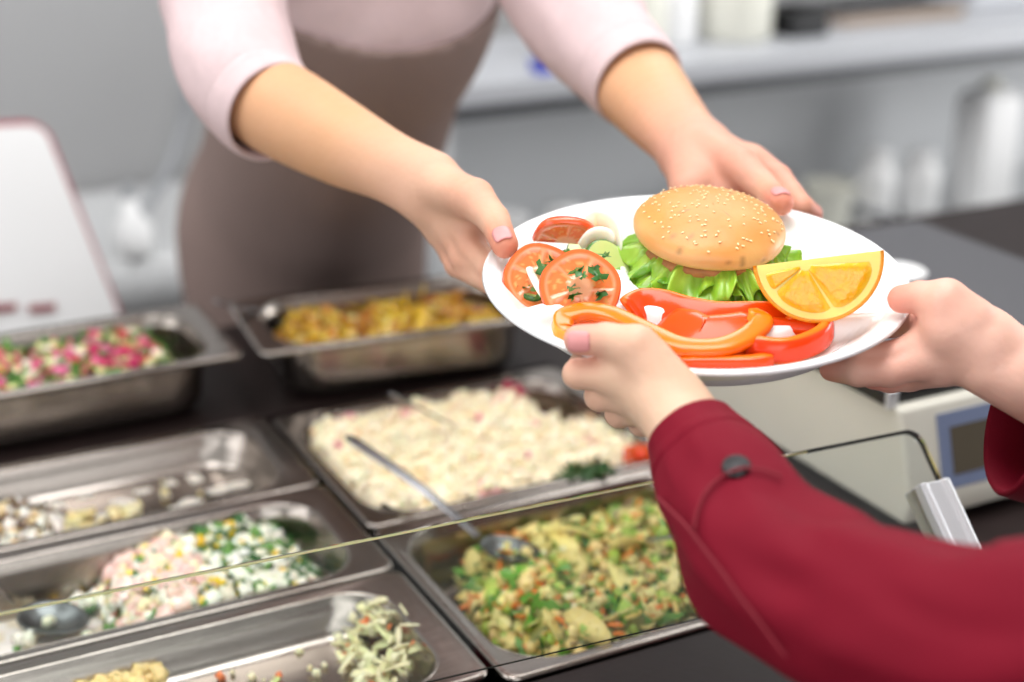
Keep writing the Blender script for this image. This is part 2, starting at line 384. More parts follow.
# potato salad
def h_pot(x,y):
    bx,by=tolocal('potato',585,405,-.04)
    hole=min(1,max(0,(math.hypot((x-bx)/1.3,(y-by)/1.0)-.050)/.018))
    hole*=min(1,max(0,(.124-x+.02*nz(y,0,30))/.03)) if y>.0 else 1
    e=min(1,(.146-abs(x))/.018)*min(1,(.116-abs(y))/.015)
    return -.062+(.058+.009*nz(x,y,14,5)+.0045*nz(x,y,60)+.0015*nz(x,y,170))*max(0,min(1,e*1.4))*hole
def pc(x,y):
    a=nz(x,y,26,9); b=nz(x,y,70,2)
    c=np.array([250,234,202.])+b*np.array([6,10,18])
    if a>.42: c=c*(1-.5)+np.array([222,110,140])*.5
    return lin(np.clip(c,0,255))
q=MB(); heap(q,.285,.225,h_pot,0,pc,90,70)
scatter(q,800,.275,.215,h_pot,[(7,K_cube,.0075,(252,234,200)),(3,K_strip,.012,(250,238,200)),(2,K_cube,.006,(252,244,214)),(.22,K_cube,.007,(226,120,150)),(.5,K_cube,.007,(240,204,160))],cond=lambda x,y:1 if h_pot(x,y)>-.04 else 0,lift=.0005)
def near(pn,px,py,z,r): 
    cx,cy=tolocal(pn,px,py,z); return lambda x,y: 1 if math.hypot(x-cx,y-cy)<r else 0
scatter(q,60,.27,.22,h_pot,[(1,K_cube,.009,(170,30,70)),(1,K_wide,.014,(150,20,60)),(.4,K_cube,.008,(220,110,60))],cond=near('potato',517,415,-.03,.016))
scatter(q,36,.28,.225,h_pot,[(1,K_cube,.008,(200,60,110)),(1,K_cube,.007,(236,170,190))],cond=near('potato',335,420,-.01,.02))
scatter(q,14,.28,.225,h_pot,[(1,K_cube,.009,(214,80,130))],cond=near('potato',430,458,-.012,.007),lift=.002)
scatter(q,14,.28,.225,h_pot,[(1,K_cube,.008,(226,150,150))],cond=near('potato',505,465,-.012,.012),lift=.001)
food('potato_salad','potato',q,'creamy potato salad with pink specks in the wide steel pan')
# corn and pea salad
def h_corn(x,y):
    e=max(0,min(1,(.126-x)/.02,(x+.29)/.04))*min(1,(.068-abs(y))/.015); cxl=tolocal('corn',95,600,-.04)[0]
    f=min(1,max(0,(x-cxl)/.045))*min(1,max(.12,(.130-x)/.05)); return -.062+(.014+.036*f+.005*nz(x,y,50))*max(0,min(1,e*1.4))
q=MB(); heap(q,.56,.132,h_corn,0,lambda x,y: lin((226,218,212) if nz(x,y,60)>-.1 else (212,198,176)),130,40)
def cc(x,y): return (1 if h_corn(x,y)>-.046 else .05) if x<.124 else 0
scatter(q,900,.265,.124,h_corn,[(2.2,K_cube,.010,(240,236,218)),(2.0,K_ball,.0085,(250,208,40)),(1.3,K_leaf,.015,(50,96,40)),(.8,K_cube,.008,(90,140,60)),(1,K_cube,.009,(230,226,200)),(.5,K_wide,.012,(236,190,180)),(.12,K_cube,.008,(222,90,50))],cond=cc)
xg=tolocal('corn',150,580,-.02)[0]
scatter(q,260,.265,.12,h_corn,[(2,K_cube,.011,(244,204,190)),(1.4,K_wide,.019,(240,190,178)),(1.6,K_ball,.008,(250,214,80)),(1.4,K_cube,.009,(246,234,190))],cond=lambda x,y: 1 if abs(x-xg)<.035 and h_corn(x,y)>-.05 else 0,lift=.004)
xg2=tolocal('corn',250,540,-.02)[0]
scatter(q,260,.265,.12,h_corn,[(3,K_leaf,.016,(44,94,36)),(2,K_cube,.009,(96,144,60)),(1.2,K_cube,.009,(236,236,220)),(2.6,K_ball,.0085,(250,206,40))],cond=lambda x,y: 1 if abs(x-xg2)<.045 and y>-.03 and h_corn(x,y)>-.05 else 0,lift=.004)
food('corn_salad','corn',q,'corn, green pea and ham salad with dressing in the narrow steel pan')
# scraps in the nearly empty pans
def flat(x,y): return -.0335
q=MB()
c2=near('bottom',205,664,-.033,.012); c3=near('bottom',120,692,-.03,.03)
c1=lambda x,y: 1 if x>.088 and -.03<y<.062 else 0
scatter(q,78,.262,.13,lambda x,y:-.0335+.024*max(0,(x-.100)/.030),[(2,K_strip,.028,(234,226,180)),(1.8,K_wide,.020,(216,214,160)),(.7,K_strip,.014,(236,120,56)),(1.3,K_cube,.008,(238,230,194)),(.3,K_cube,.009,(236,120,60))],cond=c1,cr=.01,base=-.0335)
for k in range(4): strip(q,(.130+.004*k,.050-.016*k,-.008+.001*k),.030,.006,.0015,(234,228,186),bend=.6)
scatter(q,34,.25,.124,flat,[(1,K_cube,.007,(236,210,140)),(1,K_strip,.012,(240,216,160))],cond=c2,cr=.02,base=-.0335)
scatter(q,130,.27,.13,lambda x,y:-.022,[(1,K_cube,.008,(236,206,140)),(1,K_strip,.012,(240,212,150))],cond=c3,cr=.02)
scatter(q,46,.25,.11,flat,[(2,K_cube,.0045,(236,226,190)),(.6,K_wide,.010,(196,206,130)),(.5,K_cube,.006,(230,120,60)),(1,K_cube,.004,(226,214,170))])
0 and print('DBG',tolocal('bottom',400,646,-.045),tolocal('bottom',440,640,0),tolocal('bottom',380,620,-.06),len(q.v))
food('salad_scraps','bottom',q,'scraps of cabbage and carrot left in the nearest steel pan','leftovers')
q=MB()
def h_e(x,y):
    cx,cy=tolocal('empty',8,522,-.02); return -.0335+.026*max(0,1-math.hypot((x-cx),(y-cy)*1.1)/.055)
heap(q,.25,.105,lambda x,y:h_e(x,y)+.004*nz(x,y,60),0,lambda x,y: lin((226,218,206)),60,40,base=-.0325)
scatter(q,150,.27,.125,h_e,[(2,K_cube,.008,(238,232,220)),(1,K_leaf,.014,(120,96,70)),(1,K_cube,.007,(226,200,150)),(.6,K_wide,.014,(96,70,50))],cond=lambda x,y:1 if h_e(x,y)>-.030 else 0)
c4=near('empty',85,520,-.03,.016); c5=near('empty',125,512,-.03,.012)
scatter(q,48,.27,.12,flat,[(1,K_cube,.007,(232,212,150)),(1,K_cube,.006,(240,230,190))],cond=lambda x,y:max(c4(x,y),c5(x,y),near('empty',62,524,-.03,.012)(x,y)),base=-.0335)
scatter(q,9,.25,.10,flat,[(2,K_cube,.005,(236,222,170)),(1,K_wide,.010,(220,204,150))],cond=lambda x,y:1 if x>-.02 else 0,base=-.0335)
food('salad_remains','empty',q,'small white and brown remains in the pan behind the corn salad','leftovers')
# beet salad
def h_beet(x,y):
    e=min(1,(.128-abs(x))/.03)*min(1,(.066-abs(y))/.02); return -.064+(.048+.006*nz(x,y,30,4)+.003*nz(x,y,90))*max(0,min(1,e*1.6))*min(1,max(.0,(.118-x)/.03))
q=MB(); heap(q,.256,.132,h_beet,0,lambda x,y: lin((110,80,60) if nz(x,y,50)>0 else (80,100,50)))
scatter(q,1000,.246,.108,h_beet,[(1.2,K_cube,.011,(196,44,96)),(.8,K_cube,.011,(222,110,150)),(4,K_leaf,.019,(84,130,50)),(1.3,K_cube,.010,(222,216,150)),(1,K_strip,.02,(190,196,90)),(.9,K_cube,.009,(236,220,200)),(.6,K_cube,.009,(200,70,60)),(.8,K_leaf,.014,(40,80,34))],cond=lambda x,y:1 if h_beet(x,y)>-.045 else 0,lift=.004)
food('beet_salad','beet',q,'pink beet, cabbage and leaf salad in the raised pan at back left')
# pickles
def h_pk(x,y): return -.064+.041+.003*nz(x,y,30,4)
q=MB(); heap(q,.250,.124,h_pk,0,lambda x,y: lin((176+20*nz(x,y,30),122,44)))
scatter(q,200,.236,.110,h_pk,[(2,K_wide,.03,(222,180,40)),(1.5,K_wide,.026,(196,130,40)),(1,K_strip,.035,(214,170,60)),(.6,K_wide,.022,(190,84,36)),(.5,K_cube,.012,(236,206,120))],lift=.004)
scatter(q,26,.236,.110,h_pk,[(1,K_cube,.013,(236,220,170)),(1,K_wide,.02,(240,214,80))],cond=near('pickle',262,330,-.02,.02),lift=.007)
food('pickled_vegetables','pickle',q,'yellow and orange pickled vegetables in the raised pan at the back','pickles','wet')

# ------------------------------------------------------------------ serving spoons
def spoon(h0,h1,b,bl,bw,label,name='serving_spoon',hw=.0055,mid=None):
    """h0 handle end, h1 neck, b bowl centre"""
    h0,h1,b=[np.array(p,float) for p in (h0,h1,b)]
    o=empty(name,b,label,'spoon','serving spoons in the salad pans'); o['_off']=1
    pts=spline([h0]+([mid] if mid is not None else [])+[h1],10); n=len(pts)
    q=MB(); q.tube(pts,[hw*(1.15-.35*i/n) if i>0 else hw*.6 for i in range(n)],n=12,sx=1,sy=.32); q.build('handle',M['chrome'],o)
    ax=unit((b-h1)*[1,1,.35]); sd=unit(np.cross([0,0,1],ax)); up=np.cross(ax,sd)
    q=MB(); loops=[]
    for r in np.linspace(0,1,9)[1:]:
        loops.append([b+ax*bl*r*math.cos(a)*(1+.12*math.cos(a))+sd*bw*r*math.sin(a)+up*(-.011*(1-r*r)+.002) for a in np.linspace(0,2*math.pi,28,endpoint=False)])
    q.loft(loops,cap0=True); bo=q.build('bowl',M['steel_plain'],o); s=bo.modifiers.new('s','SOLIDIFY'); s.thickness=.0012; s.offset=0
    return o
spoon(G(347,436,.055),G(480,538,-.004),G(507,549,-.010),.027,.019,'long handled steel spoon lying across from the potato salad into the mixed salad',mid=G(420,487,.03))
spoon(G(389,393,.055),G(462,430,-.006),G(478,440,-.016),.022,.016,'steel spoon sunk into the far side of the potato salad',hw=.0045)
spoon(G(-30,560,.03),G(14,604,-.028),G(50,618,-.036),.030,.024,'steel spoon with its bowl lying in the corn salad pan',mid=G(2,590,.0),hw=.004)
spoon(G(735,530,.03),G(620,545,-.010),G(592,550,-.022),.024,.017,'steel spoon sunk in the mixed salad, its handle pointing under the red sleeve',hw=.0045,mid=G(680,536,.005))
spoon(G(214,301,.088),G(262,312,.062),G(285,318,.045),.022,.017,'steel spoon resting on the rim corner of the pickle pan',hw=.006)
# garnish on potato salad
q=MB()
g=G(583,474,0.); 
for k in range(46):
    a=random.uniform(0,6.28); p=g+np.array([RT[0]*random.uniform(-.022,.022),RT[1]*random.uniform(-.022,.022),random.uniform(-.008,.004)]); leaf(q,p,.016,(52,86,40))
q.tube(spline([g+RT*-.03+[0,0,-.004],g+[0,0,.0],g+RT*.03+[0,0,-.004]],4),.0012,col=lin((70,110,50)),n=6)
tag(q.build('parsley_sprig',M['veg']),'dark green parsley sprig on the front of the potato salad','garnish')
g=G(641,455,.002); q=MB()
for k in range(7):
    a=6.283*k/7; d=RT*math.cos(a)*.9+np.array([0,0,1])*math.sin(a)*.6+FW*math.sin(a)*.3
    s_=np.cross(d,FW); L=.020
    vs=[g+d*L*.1,g+d*L*.6+s_*.008,g+d*L*1.0+s_*.005-FW*.004,g+d*L*1.05-FW*.006,g+d*L*1.0-s_*.005-FW*.004,g+d*L*.6-s_*.008]
    q.add(vs+[v+FW*.0015 for v in vs],[(0,1,2,3,4,5),(11,10,9,8,7,6)]+[(i,(i+1)%6,(i+1)%6+6,i+6) for i in range(6)],0,jit((236,84,30)))
ball(q,g,.014,(226,70,26))
tag(q.build('carrot_flower',M['wet']),'orange red carrot flower garnish beside the red sleeve','garnish')

# ------------------------------------------------------------------ sneeze guard
ZT=.15; B1=G(915,430,ZT); B0=G(-60,626,ZT); d=ray(965,540); 
# glass plane through the top edge, right edge vertical-plane x = const
tt=(B1[0])/d[0]; Q1=CAM+d*tt
gu=unit(B1-B0); gd=unit(Q1-B1); gd=unit(gd-gu*(gd@gu)*.0); gn=unit(np.cross(gu,gd))
def onglass(x,y):
    dd=ray(x,y); return CAM+dd*(((B1-CAM)@gn)/(dd@gn))
E1=onglass(677,624); E0=onglass(442,679); ed=unit(E1-E0)
def xpt(p,dr,x): return p+dr*((x-p[0])/dr[0])
gl=empty('sneeze_guard',B1*[1,.8,0],'clear glass sneeze guard on an aluminium post in front of the pans','guard'); gl['_off']=1
TL=B0-gu*.4; BL=xpt(E0,ed,TL[0]-.05); LR=B1+gd*.30
# right bottom corner where the lower edge meets the right edge
A_=np.stack([ed,-gd],1); st=np.linalg.lstsq(A_,B1-E0,rcond=None)[0]; BR=B1+gd*st[1]
rc=.012; arc=[B1-gu*rc+gd*rc+( gu*math.sin(a)-gd*math.cos(a))*rc for a in np.linspace(0,math.pi/2,7)]
out=[TL]+arc+[BR,BL]; th=gn*.005*(1 if gn[1]<0 else -1)
q=MB(); q.add(out+[p+th for p in out],[tuple(range(len(out))),tuple(reversed(range(len(out),2*len(out))))]+[(i,(i+1)%len(out),(i+1)%len(out)+len(out),i+len(out)) for i in range(len(out))])
q.build('glass_pane',M['glass'],gl,smooth=False)
q=MB(); n=len(out)
def edgebar(q,ps,w,mi=0): q.tube(ps,w,mi,n=8)
edgebar(q,[TL-gd*.0002,B1-gu*rc*8-gd*.0002],.0011)
q.build('polished_edge',M['glass_edge'],gl)
q=MB(); edgebar(q,[B1-gu*rc*8]+arc+[BR],.0014); q.build('side_edge',M['glass_edge_dark'],gl)
q=MB(); edgebar(q,[BL,BR],.00045); q.build('lower_edge',M['glass_edge_dark'],gl)
s0=onglass(930,486); s0=B1+gd*((s0-B1)@gd); s1=B1+gd*((-.0-B1[2])/gd[2])
q=MB(); gx=unit(gu); 
pr_=[(-.026,-.012),(-.024,-.0145),(-.021,-.0145),(-.019,-.012),(-.007,-.012),(-.005,-.0145),(-.001,-.0145),(.001,-.012),(.001,-.004),(-.017,-.004),(-.017,.003),(.001,.003),(.001,.010),(-.026,.010)]; n=len(pr_)
s1=B1+gd*((T+.0002-B1[2])/gd[2])
q.loft([[p+gx*i+gn*j for i,j in pr_] for p in (s0,s1)],cap0=True,cap1=True)
fo=s1-gx*.0125; q.box((fo[0]-.03,fo[1]-.035,T),(fo[0]+.03,fo[1]+.02,T+.006))
q.build('clamp_post',M['alu'],gl,smooth=False,bevel=.0015)

# ------------------------------------------------------------------ kitchen scale
sc=empty('kitchen_scale',(.829,.888,0),'white electronic kitchen scale with blue display panel and dark weighing platform','scale'); sc['_off']=1
x0,y0=.829,.888; hgt=.105; T0=-.0035
top_z=.108
q=MB()
sec=[(y0,.006),(y0-.004,.03),(y0+.018,top_z),(y0+.40,top_z),(y0+.40,.006)]
vs=[(x0,y,z) for y,z in sec]+[(x0+.36,y,z) for y,z in sec]
q.add(vs,[(0,1,2,3,4),(9,8,7,6,5)]+[(i,i+5,(i+1)%5+5,(i+1)%5) for i in range(5)])
q.build('housing',M['scale_body'],sc,smooth=False,bevel=.005)
def sface(u,v,o=0): # point on sloped front face; u along x, v 0..1 up
    a=np.array([x0+u,y0-.004,.03]); b=np.array([x0+u,y0+.018,top_z]); nrm=unit(np.cross([1,0,0],b-a)); nrm=nrm if nrm[1]<0 else -nrm
    return a+(b-a)*v+nrm*o
def patch(name,u0,u1,v0,v1,o,m,par=sc,r=None):
    q=MB(); c=[(u0,v0),(u1,v0),(u1,v1),(u0,v1)]
    q.add([sface(u,v,-.002) for u,v in c]+[sface(u,v,o) for u,v in c],[(3,2,1,0),(4,5,6,7)]+[(i,(i+1)%4,(i+1)%4+4,i+4) for i in range(4)])
    return q.build(name,m,par,smooth=False)
pn=patch('display_panel',.037,.30,.04,.86,.001,M['scale_panel'])
patch('display_screen',.050,.16,.18,.70,.0016,M['lcd'],pn)
for k in range(4): patch('key',.20+.024*(k%2)*1.3,.218+.024*(k%2)*1.3,.2+.28*(k//2),.4+.28*(k//2),.0025,M['white'],pn)
q=MB(); q.box((x0-.006,y0+.028,top_z-.002),(x0+.366,y0+.42,top_z+.012)); q.build('platform_tray',M['black'],sc,smooth=False,bevel=.003)
q=MB(); q.box((x0+.0,y0+.034,top_z+.012),(x0+.36,y0+.414,top_z+.016)); q.build('weighing_plate',mat('plate_steel',(86,86,90),.5,.4),sc,smooth=False,bevel=.002)
q=MB(); q.box((x0-.0065,y0+.026,top_z-.002),(x0+.004,y0+.030,top_z+.013)); q.build('corner_cap',M['alu'],sc,smooth=False)
for fx in (.03,.33):
    for fy in (.04,.36):
        q=MB(); q.tube([(x0+fx,y0+fy,T0),(x0+fx,y0+fy,.008)],.014,n=16); q.build('rubber_foot',M['black'],sc)

# ================================================================== PLATE
R_=.1395
J=PL(628,296,-.005); dA=[J,PL(575,297,-.005),PL(505,302,-.005)]; dA=[J,PL(560,301,-.005),PL(515,308,-.003),(-.14,-.035)]
dB=[J,PL(617,262,-.005),PL(613,225,-.005),PL(622,205,-.003)]; dC=[J,PL(690,309,-.005),PL(760,331,-.005),(.06,-.056),(.135,-.046)]
def segd(x,y,pl):
    m=9
    for a,b in zip(pl,pl[1:]):
        ax,ay=a;bx,by=b;dx,dy=bx-ax,by-ay; t=max(0,min(1,((x-ax)*dx+(y-ay)*dy)/(dx*dx+dy*dy))); m=min(m,math.hypot(x-ax-t*dx,y-ay-t*dy))
    return m
def ss(t): t=max(0,min(1,t)); return t*t*(3-2*t)
FL=-.019
def plate_h(x,y):
    r=math.hypot(x,y); b=-.002*ss((R_-r)/.004)-.0165*ss((R_-.005-r)/.026)
    dd=min(segd(x,y,dA),segd(x,y,dB),segd(x,y,dC)); jn=math.hypot(x-J[0],y-J[1]); w=.0035+.010*max(0,1-jn/.03)
    hd=-.006-.013*ss((dd-w)/.009); return max(b,hd)
q=MB(); nr,na=70,220; q2=[]; vs=[]
for i in range(nr+1):
    r=R_*(i/nr)**.85
    for j in range(na): a=6.28318*j/na; x,y=r*math.cos(a),r*math.sin(a); vs.append((x,y,plate_h(x,y)))
fs=[(i*na+j,i*na+(j+1)%na,(i+1)*na+(j+1)%na,(i+1)*na+j) for i in range(1,nr) for j in range(na)]+[tuple(na+j for j in range(na))]
q.add(vs,fs); plate=empty('divided_plate',None,'white round plate with three compartments held by four hands','plate',mw=PLM)
top=q.build('dish',M['plate'],plate); s=top.modifiers.new('s','SOLIDIFY'); s.thickness=.0028; s.offset=-1
# make the solidify go downwards whatever the face winding
s.offset = -1 if top.data.polygons[len(top.data.polygons)//2].normal.z>0 else 1
q=MB(); q.loft([[(r*math.cos(a),r*math.sin(a),z) for a in np.linspace(0,6.28318,96,endpoint=False)] for r,z in ((.112,FL+.002),(.109,FL-.0075),(.104,FL-.0075),(.102,FL-.001))]); q.build('foot_ring',M['plate'],plate)
q=MB(); jx,jy=PL(639,291,-.005)
for k in range(4): q.box((jx-.006+.003*k,jy-.0005+.0004*k,-.0062),(jx-.0042+.003*k,jy+.0005+.0004*k,-.0057))
q.build('moulded_mark',mat('mark_grey',(150,150,150),.5),plate,smooth=False)

# ------------------------------------------------------------------ food on the plate (each object in plate-aligned space)
def pobj(name,label,cat,lx,ly,h,rz=0,tilt=(0,0),group=None):
    mw=PLM@Matrix.Translation((lx,ly,h))@Matrix.Rotation(rz,4,'Z')@Matrix.Rotation(tilt[0],4,'X')@Matrix.Rotation(tilt[1],4,'Y')
    return empty(name,None,label,cat,group,mw=mw)
def mk(q,name,m,parent,**k): return q.build(name,m,parent,**k)
# burger
bx,by=PL(708,262,FL); bu=pobj('burger','burger in a sesame bun with frilly lettuce on the white plate','burger',.0125,.036,FL+.001)
def lathe(prof,n=72,wob=None):
    return [[(r*math.cos(a)*(1 if wob is None else 1+wob(a,z)),r*math.sin(a)*(1 if wob is None else 1+wob(a,z)),z) for a in np.linspace(0,2*math.pi,n,endpoint=False)] for r,z in prof]
q=MB(); lp=lathe([(.001,0),(.034,0),(.042,.003),(.045,.008),(.044,.013),(.04,.015),(.001,.0155)],wob=lambda a,z:.015*math.sin(3*a+1)); q.loft(lp,col=lin((206,146,84))); mk(q,'bottom_bun',M['bun'],bu)
q=MB(); q.loft(lathe([(.001,.0155),(.040,.0155),(.0455,.018),(.046,.022),(.042,.0255),(.001,.026)],wob=lambda a,z:.02*math.sin(5*a+z*300)+.012*math.sin(11*a))); mk(q,'cutlet',M['cutlet'],bu)
# top bun : tilted dome
tb=Matrix.Translation((0,0,.029))@Matrix.Rotation(math.radians(5.5),4,'X')@Matrix.Rotation(math.radians(3),4,'Y')
RB=.0515
def bunr(z): return RB*math.sqrt(max(0,1-(z/.0185)**2.1)) 
prof=[(.001,-.001),(RB*.8,-.0015),(RB*.95,-.0005),(RB*.995,.0025),(RB,.0055)]+[(bunr(z),z+.006) for z in [.002,.004,.006,.008,.010,.012,.0138,.0155,.0168,.0177,.0183]]+[(.0005,.0245)]
q=MB(); lp=lathe(prof,96,lambda a,z:.012*math.sin(2*a+.6)+.006*math.sin(5*a)); cs=[]; vs=[]
lp=[[tuple(tb@Vector(p)) for p in l] for l in lp]
for i,l in enumerate(lp):
    z=prof[i][1]; k=min(1,max(0,(z-.004)/.014)); 
    for p in l:
        nn_=mn.noise(Vector(p)*45); kk=max(0,min(1,k+.6*nn_)); c=np.array([220,172,112])*(1-kk)+np.array([214,142,68])*kk; sp_=mn.noise(Vector(p)*260); c=c*(.8 if sp_>.55 else 1); cs.append(lin(c))
n=96; fs=[(i*n+j,i*n+(j+1)%n,(i+1)*n+(j+1)%n,(i+1)*n+j) for i in range(len(lp)-1) for j in range(n)]
q.add([p for l in lp for p in l],fs,0,cs); mk(q,'top_bun',M['bun'],bu,subsurf=1)
q=MB()
for k in range(150):
    a=random.uniform(0,6.283); rr=RB*math.sqrt(random.uniform(0,.86)); z=.0185*max(0,1-(rr/RB)**2)**(1/2.1)+.0062
    P=Vector((rr*math.cos(a)*1.01,rr*math.sin(a)*1.01,z)); N=Vector((P.x/RB**2,P.y/RB**2,(z-.006)/.0185**2)).normalized()
    tq=N.to_track_quat('Z','Y').to_matrix()@Matrix.Rotation(random.uniform(0,6.28),3,'Z')
    vs=[]; L,w_,t_=.00125,.00085,.0004
    for zz,sc_ in ((-t_,.7),(0,1),(t_,.6)):
        for b in np.linspace(0,6.283,8,endpoint=False): vs.append(tb@(P+tq@Vector((L*math.cos(b)*sc_*(1+.25*math.cos(b)),w_*math.sin(b)*sc_,zz))))
    fs=[(i*8+j,i*8+(j+1)%8,(i+1)*8+(j+1)%8,(i+1)*8+j) for i in range(2) for j in range(8)]+[tuple(16+j for j in range(8))]
    q.add(vs,fs)
mk(q,'sesame_seeds',M['seed'],bu,kind='stuff')
# lettuce frill: two ruffled layers
for lay in range(3):
    q=MB(); nA,nR=420,16; vs=[];cs=[]
    for i in range(nR+1):
        t=i/nR
        for j in range(nA):
            a=6.28318*j/nA; ph=lay*1.9; ca,sa=math.cos(a),math.sin(a)
            n1=mn.noise(Vector((ca*1.6+lay*5,sa*1.6,0))); n2=mn.noise(Vector((ca*4+lay*3,sa*4,t*1.2))); n3=mn.noise(Vector((ca*9,sa*9+lay*4,t*2.5))); aw=a+.45*n1+.12*n2
            front=.5-.5*sa; ext=.0565+.009*n1+.006*n2+.004*front-(0,.005,.002)[lay]
            r=.028+(ext-.028)*t
            ruf=t**1.5*(.0075*math.sin(12*aw+ph*3)*(.6+.9*abs(n2))+.0045*n3+.0018*math.sin(37*aw+6*t))
            z=.0275-.0030*lay-t**1.6*(.0105+.013*front*(.55+.9*n1+.4*(lay==1)))+ruf
            rr=r+t*t*(.0048*math.sin(17*aw+ph*2+3*t)+.003*n3)
            if rr<RB*.95: z=min(z,.0262)
            elif sa>-.2: z=min(z,.034)
            else: z=min(z,.0275)
            z=max(z,.0012+.001*n3)
            vs.append((rr*ca,rr*sa,z))
            k=max(0,min(1,.5+.9*n2+.5*mn.noise(Vector((rr*110*ca,rr*110*sa,lay)))))
            vein=abs(math.sin(24*aw))**.3
            c=np.array([196,216,110])*(1-t**.8)+t**.8*(np.array([100,162,26])*(1-k)+np.array([164,206,54])*k)*(.88+.12*vein); cs.append(lin(np.clip(c,0,255)))
    fs=[(i*nA+j,i*nA+(j+1)%nA,(i+1)*nA+(j+1)%nA,(i+1)*nA+j) for i in range(nR) for j in range(nA)]
    q.add(vs,fs,0,cs); o=mk(q,'lettuce_leaf',M['lettuce'],bu); s=o.modifiers.new('s','SOLIDIFY'); s.thickness=.0006; s.offset=0
# orange wedge
def orange():
    R=.0445
    cp=PP(819,254,.0); mw=Matrix.Identity(4)
    # wedge axis (core line of fruit) along the top edge of the cut face, seen from lower-left to upper-right
    A=PP(753,266,.028); B=PW(*PL(884,250,.040),.040); C=(A+B)/2
    ax=unit(B-A); R=float(np.linalg.norm(B-A))/2
    vd=-ray(819,285); fn=unit(vd-ax*(vd@ax)); fn=unit(fn+np.array([0,0,-.06])); fn=unit(fn-ax*(fn@ax)); dn=np.cross(ax,fn); dn=dn if dn[2]<0 else -dn
    mw=Matrix([[ax[i],fn[i],dn[i],C[i]] for i in range(3)]+[[0,0,0,1]])   # x along core, y out of the cut face, z down the face
    o=empty('orange_wedge',None,'juicy orange wedge with its cut face up beside the burger','orange',mw=mw)
    al=math.radians(62)     # dihedral angle of the wedge behind the front face
    q=MB(); nu,nv=40,14; vs=[]
    for i in range(nu+1):
        u=math.pi*i/nu
        for j in range(nv+1):
            p=al*j/nv
            vs.append((R*math.cos(u),-R*math.sin(u)*math.sin(p),R*math.sin(u)*math.cos(p)))
    q.add(vs,[(i*(nv+1)+j,i*(nv+1)+j+1,(i+1)*(nv+1)+j+1,(i+1)*(nv+1)+j) for i in range(nu) for j in range(nv)]); 
    r_=q.build('peel',mat('orange_peel',(248,156,8),.35,0,.7,420,coat=.3),o); s=r_.modifiers.new('s','SOLIDIFY'); s.thickness=.0026; s.offset=-1
    if r_.data.polygons[nu*nv//2].normal.z<0: s.offset=1
    # pith: both faces
    q=MB()
    for p in (0.,al):
        c0=[(0,0,0)]+[((R-.0022)*math.cos(u),-(R-.0022)*math.sin(u)*math.sin(p)+(.0002 if p==0 else 0),(R-.0022)*math.sin(u)*math.cos(p)) for u in np.linspace(0,math.pi,41)]
        q.add(c0,[(0,i,i+1) for i in range(1,41)],0,lin((250,216,104)))
    q.build('pith',mat('orange_pith',(252,222,120),.4,0,sss=.3,bump=.2),o,smooth=False)
    # segments as raised juicy lobes on the front face
    pulp=mat('orange_pulp',(252,178,22),.16,0,attr=True,coat=.25,sss=.3,bump=.5,bscale=260)
    hub=(-.004,.004); angs=[.0,.50,1.30,2.12,2.78,3.1416]
    hub=(-.0085,.0035)
    bounds=[3.1416*.985,2.55,1.12,.03]
    for k in range(3):
        a1,a0=bounds[k],bounds[k+1]; q=MB(); n1,n2=22,12; vs=[];cs=[]
        for i in range(n1+1):
            s_=i/n1
            for j in range(n2+1):
                t=j/n2; a=a0+.035+(a1-a0-.07)*s_; ca,sa=math.cos(a),math.sin(a)
                hx,hz=hub; Rr=R-.0062
                bq=hx*ca+hz*sa; L=-bq+math.sqrt(max(0,bq*bq-(hx*hx+hz*hz)+Rr*Rr))
                r=.0035+(L-.0035)*t*(1-.08*abs(2*s_-1)**6)
                edge=min(1,6*min(s_,1-s_))*min(1,8*min(t+.0,1-t))
                x=hx+r*ca; z=max(.0008,hz+r*sa); y=.0003+.0016*max(0,edge)**.6
                vs.append((x,y,z)); st=.5+.5*mn.noise(Vector((a*26,r*160,k*3))); c=np.array([252,192,16])*st+np.array([246,158,4])*(1-st)
                if edge<.3: c=c*.6+np.array([252,220,110])*.4
                cs.append(lin(c))
        q.add(vs,[(i*(n2+1)+j,i*(n2+1)+j+1,(i+1)*(n2+1)+j+1,(i+1)*(n2+1)+j) for i in range(n1) for j in range(n2)],0,cs)
        q.build('pulp_segment',pulp,o)
orange()
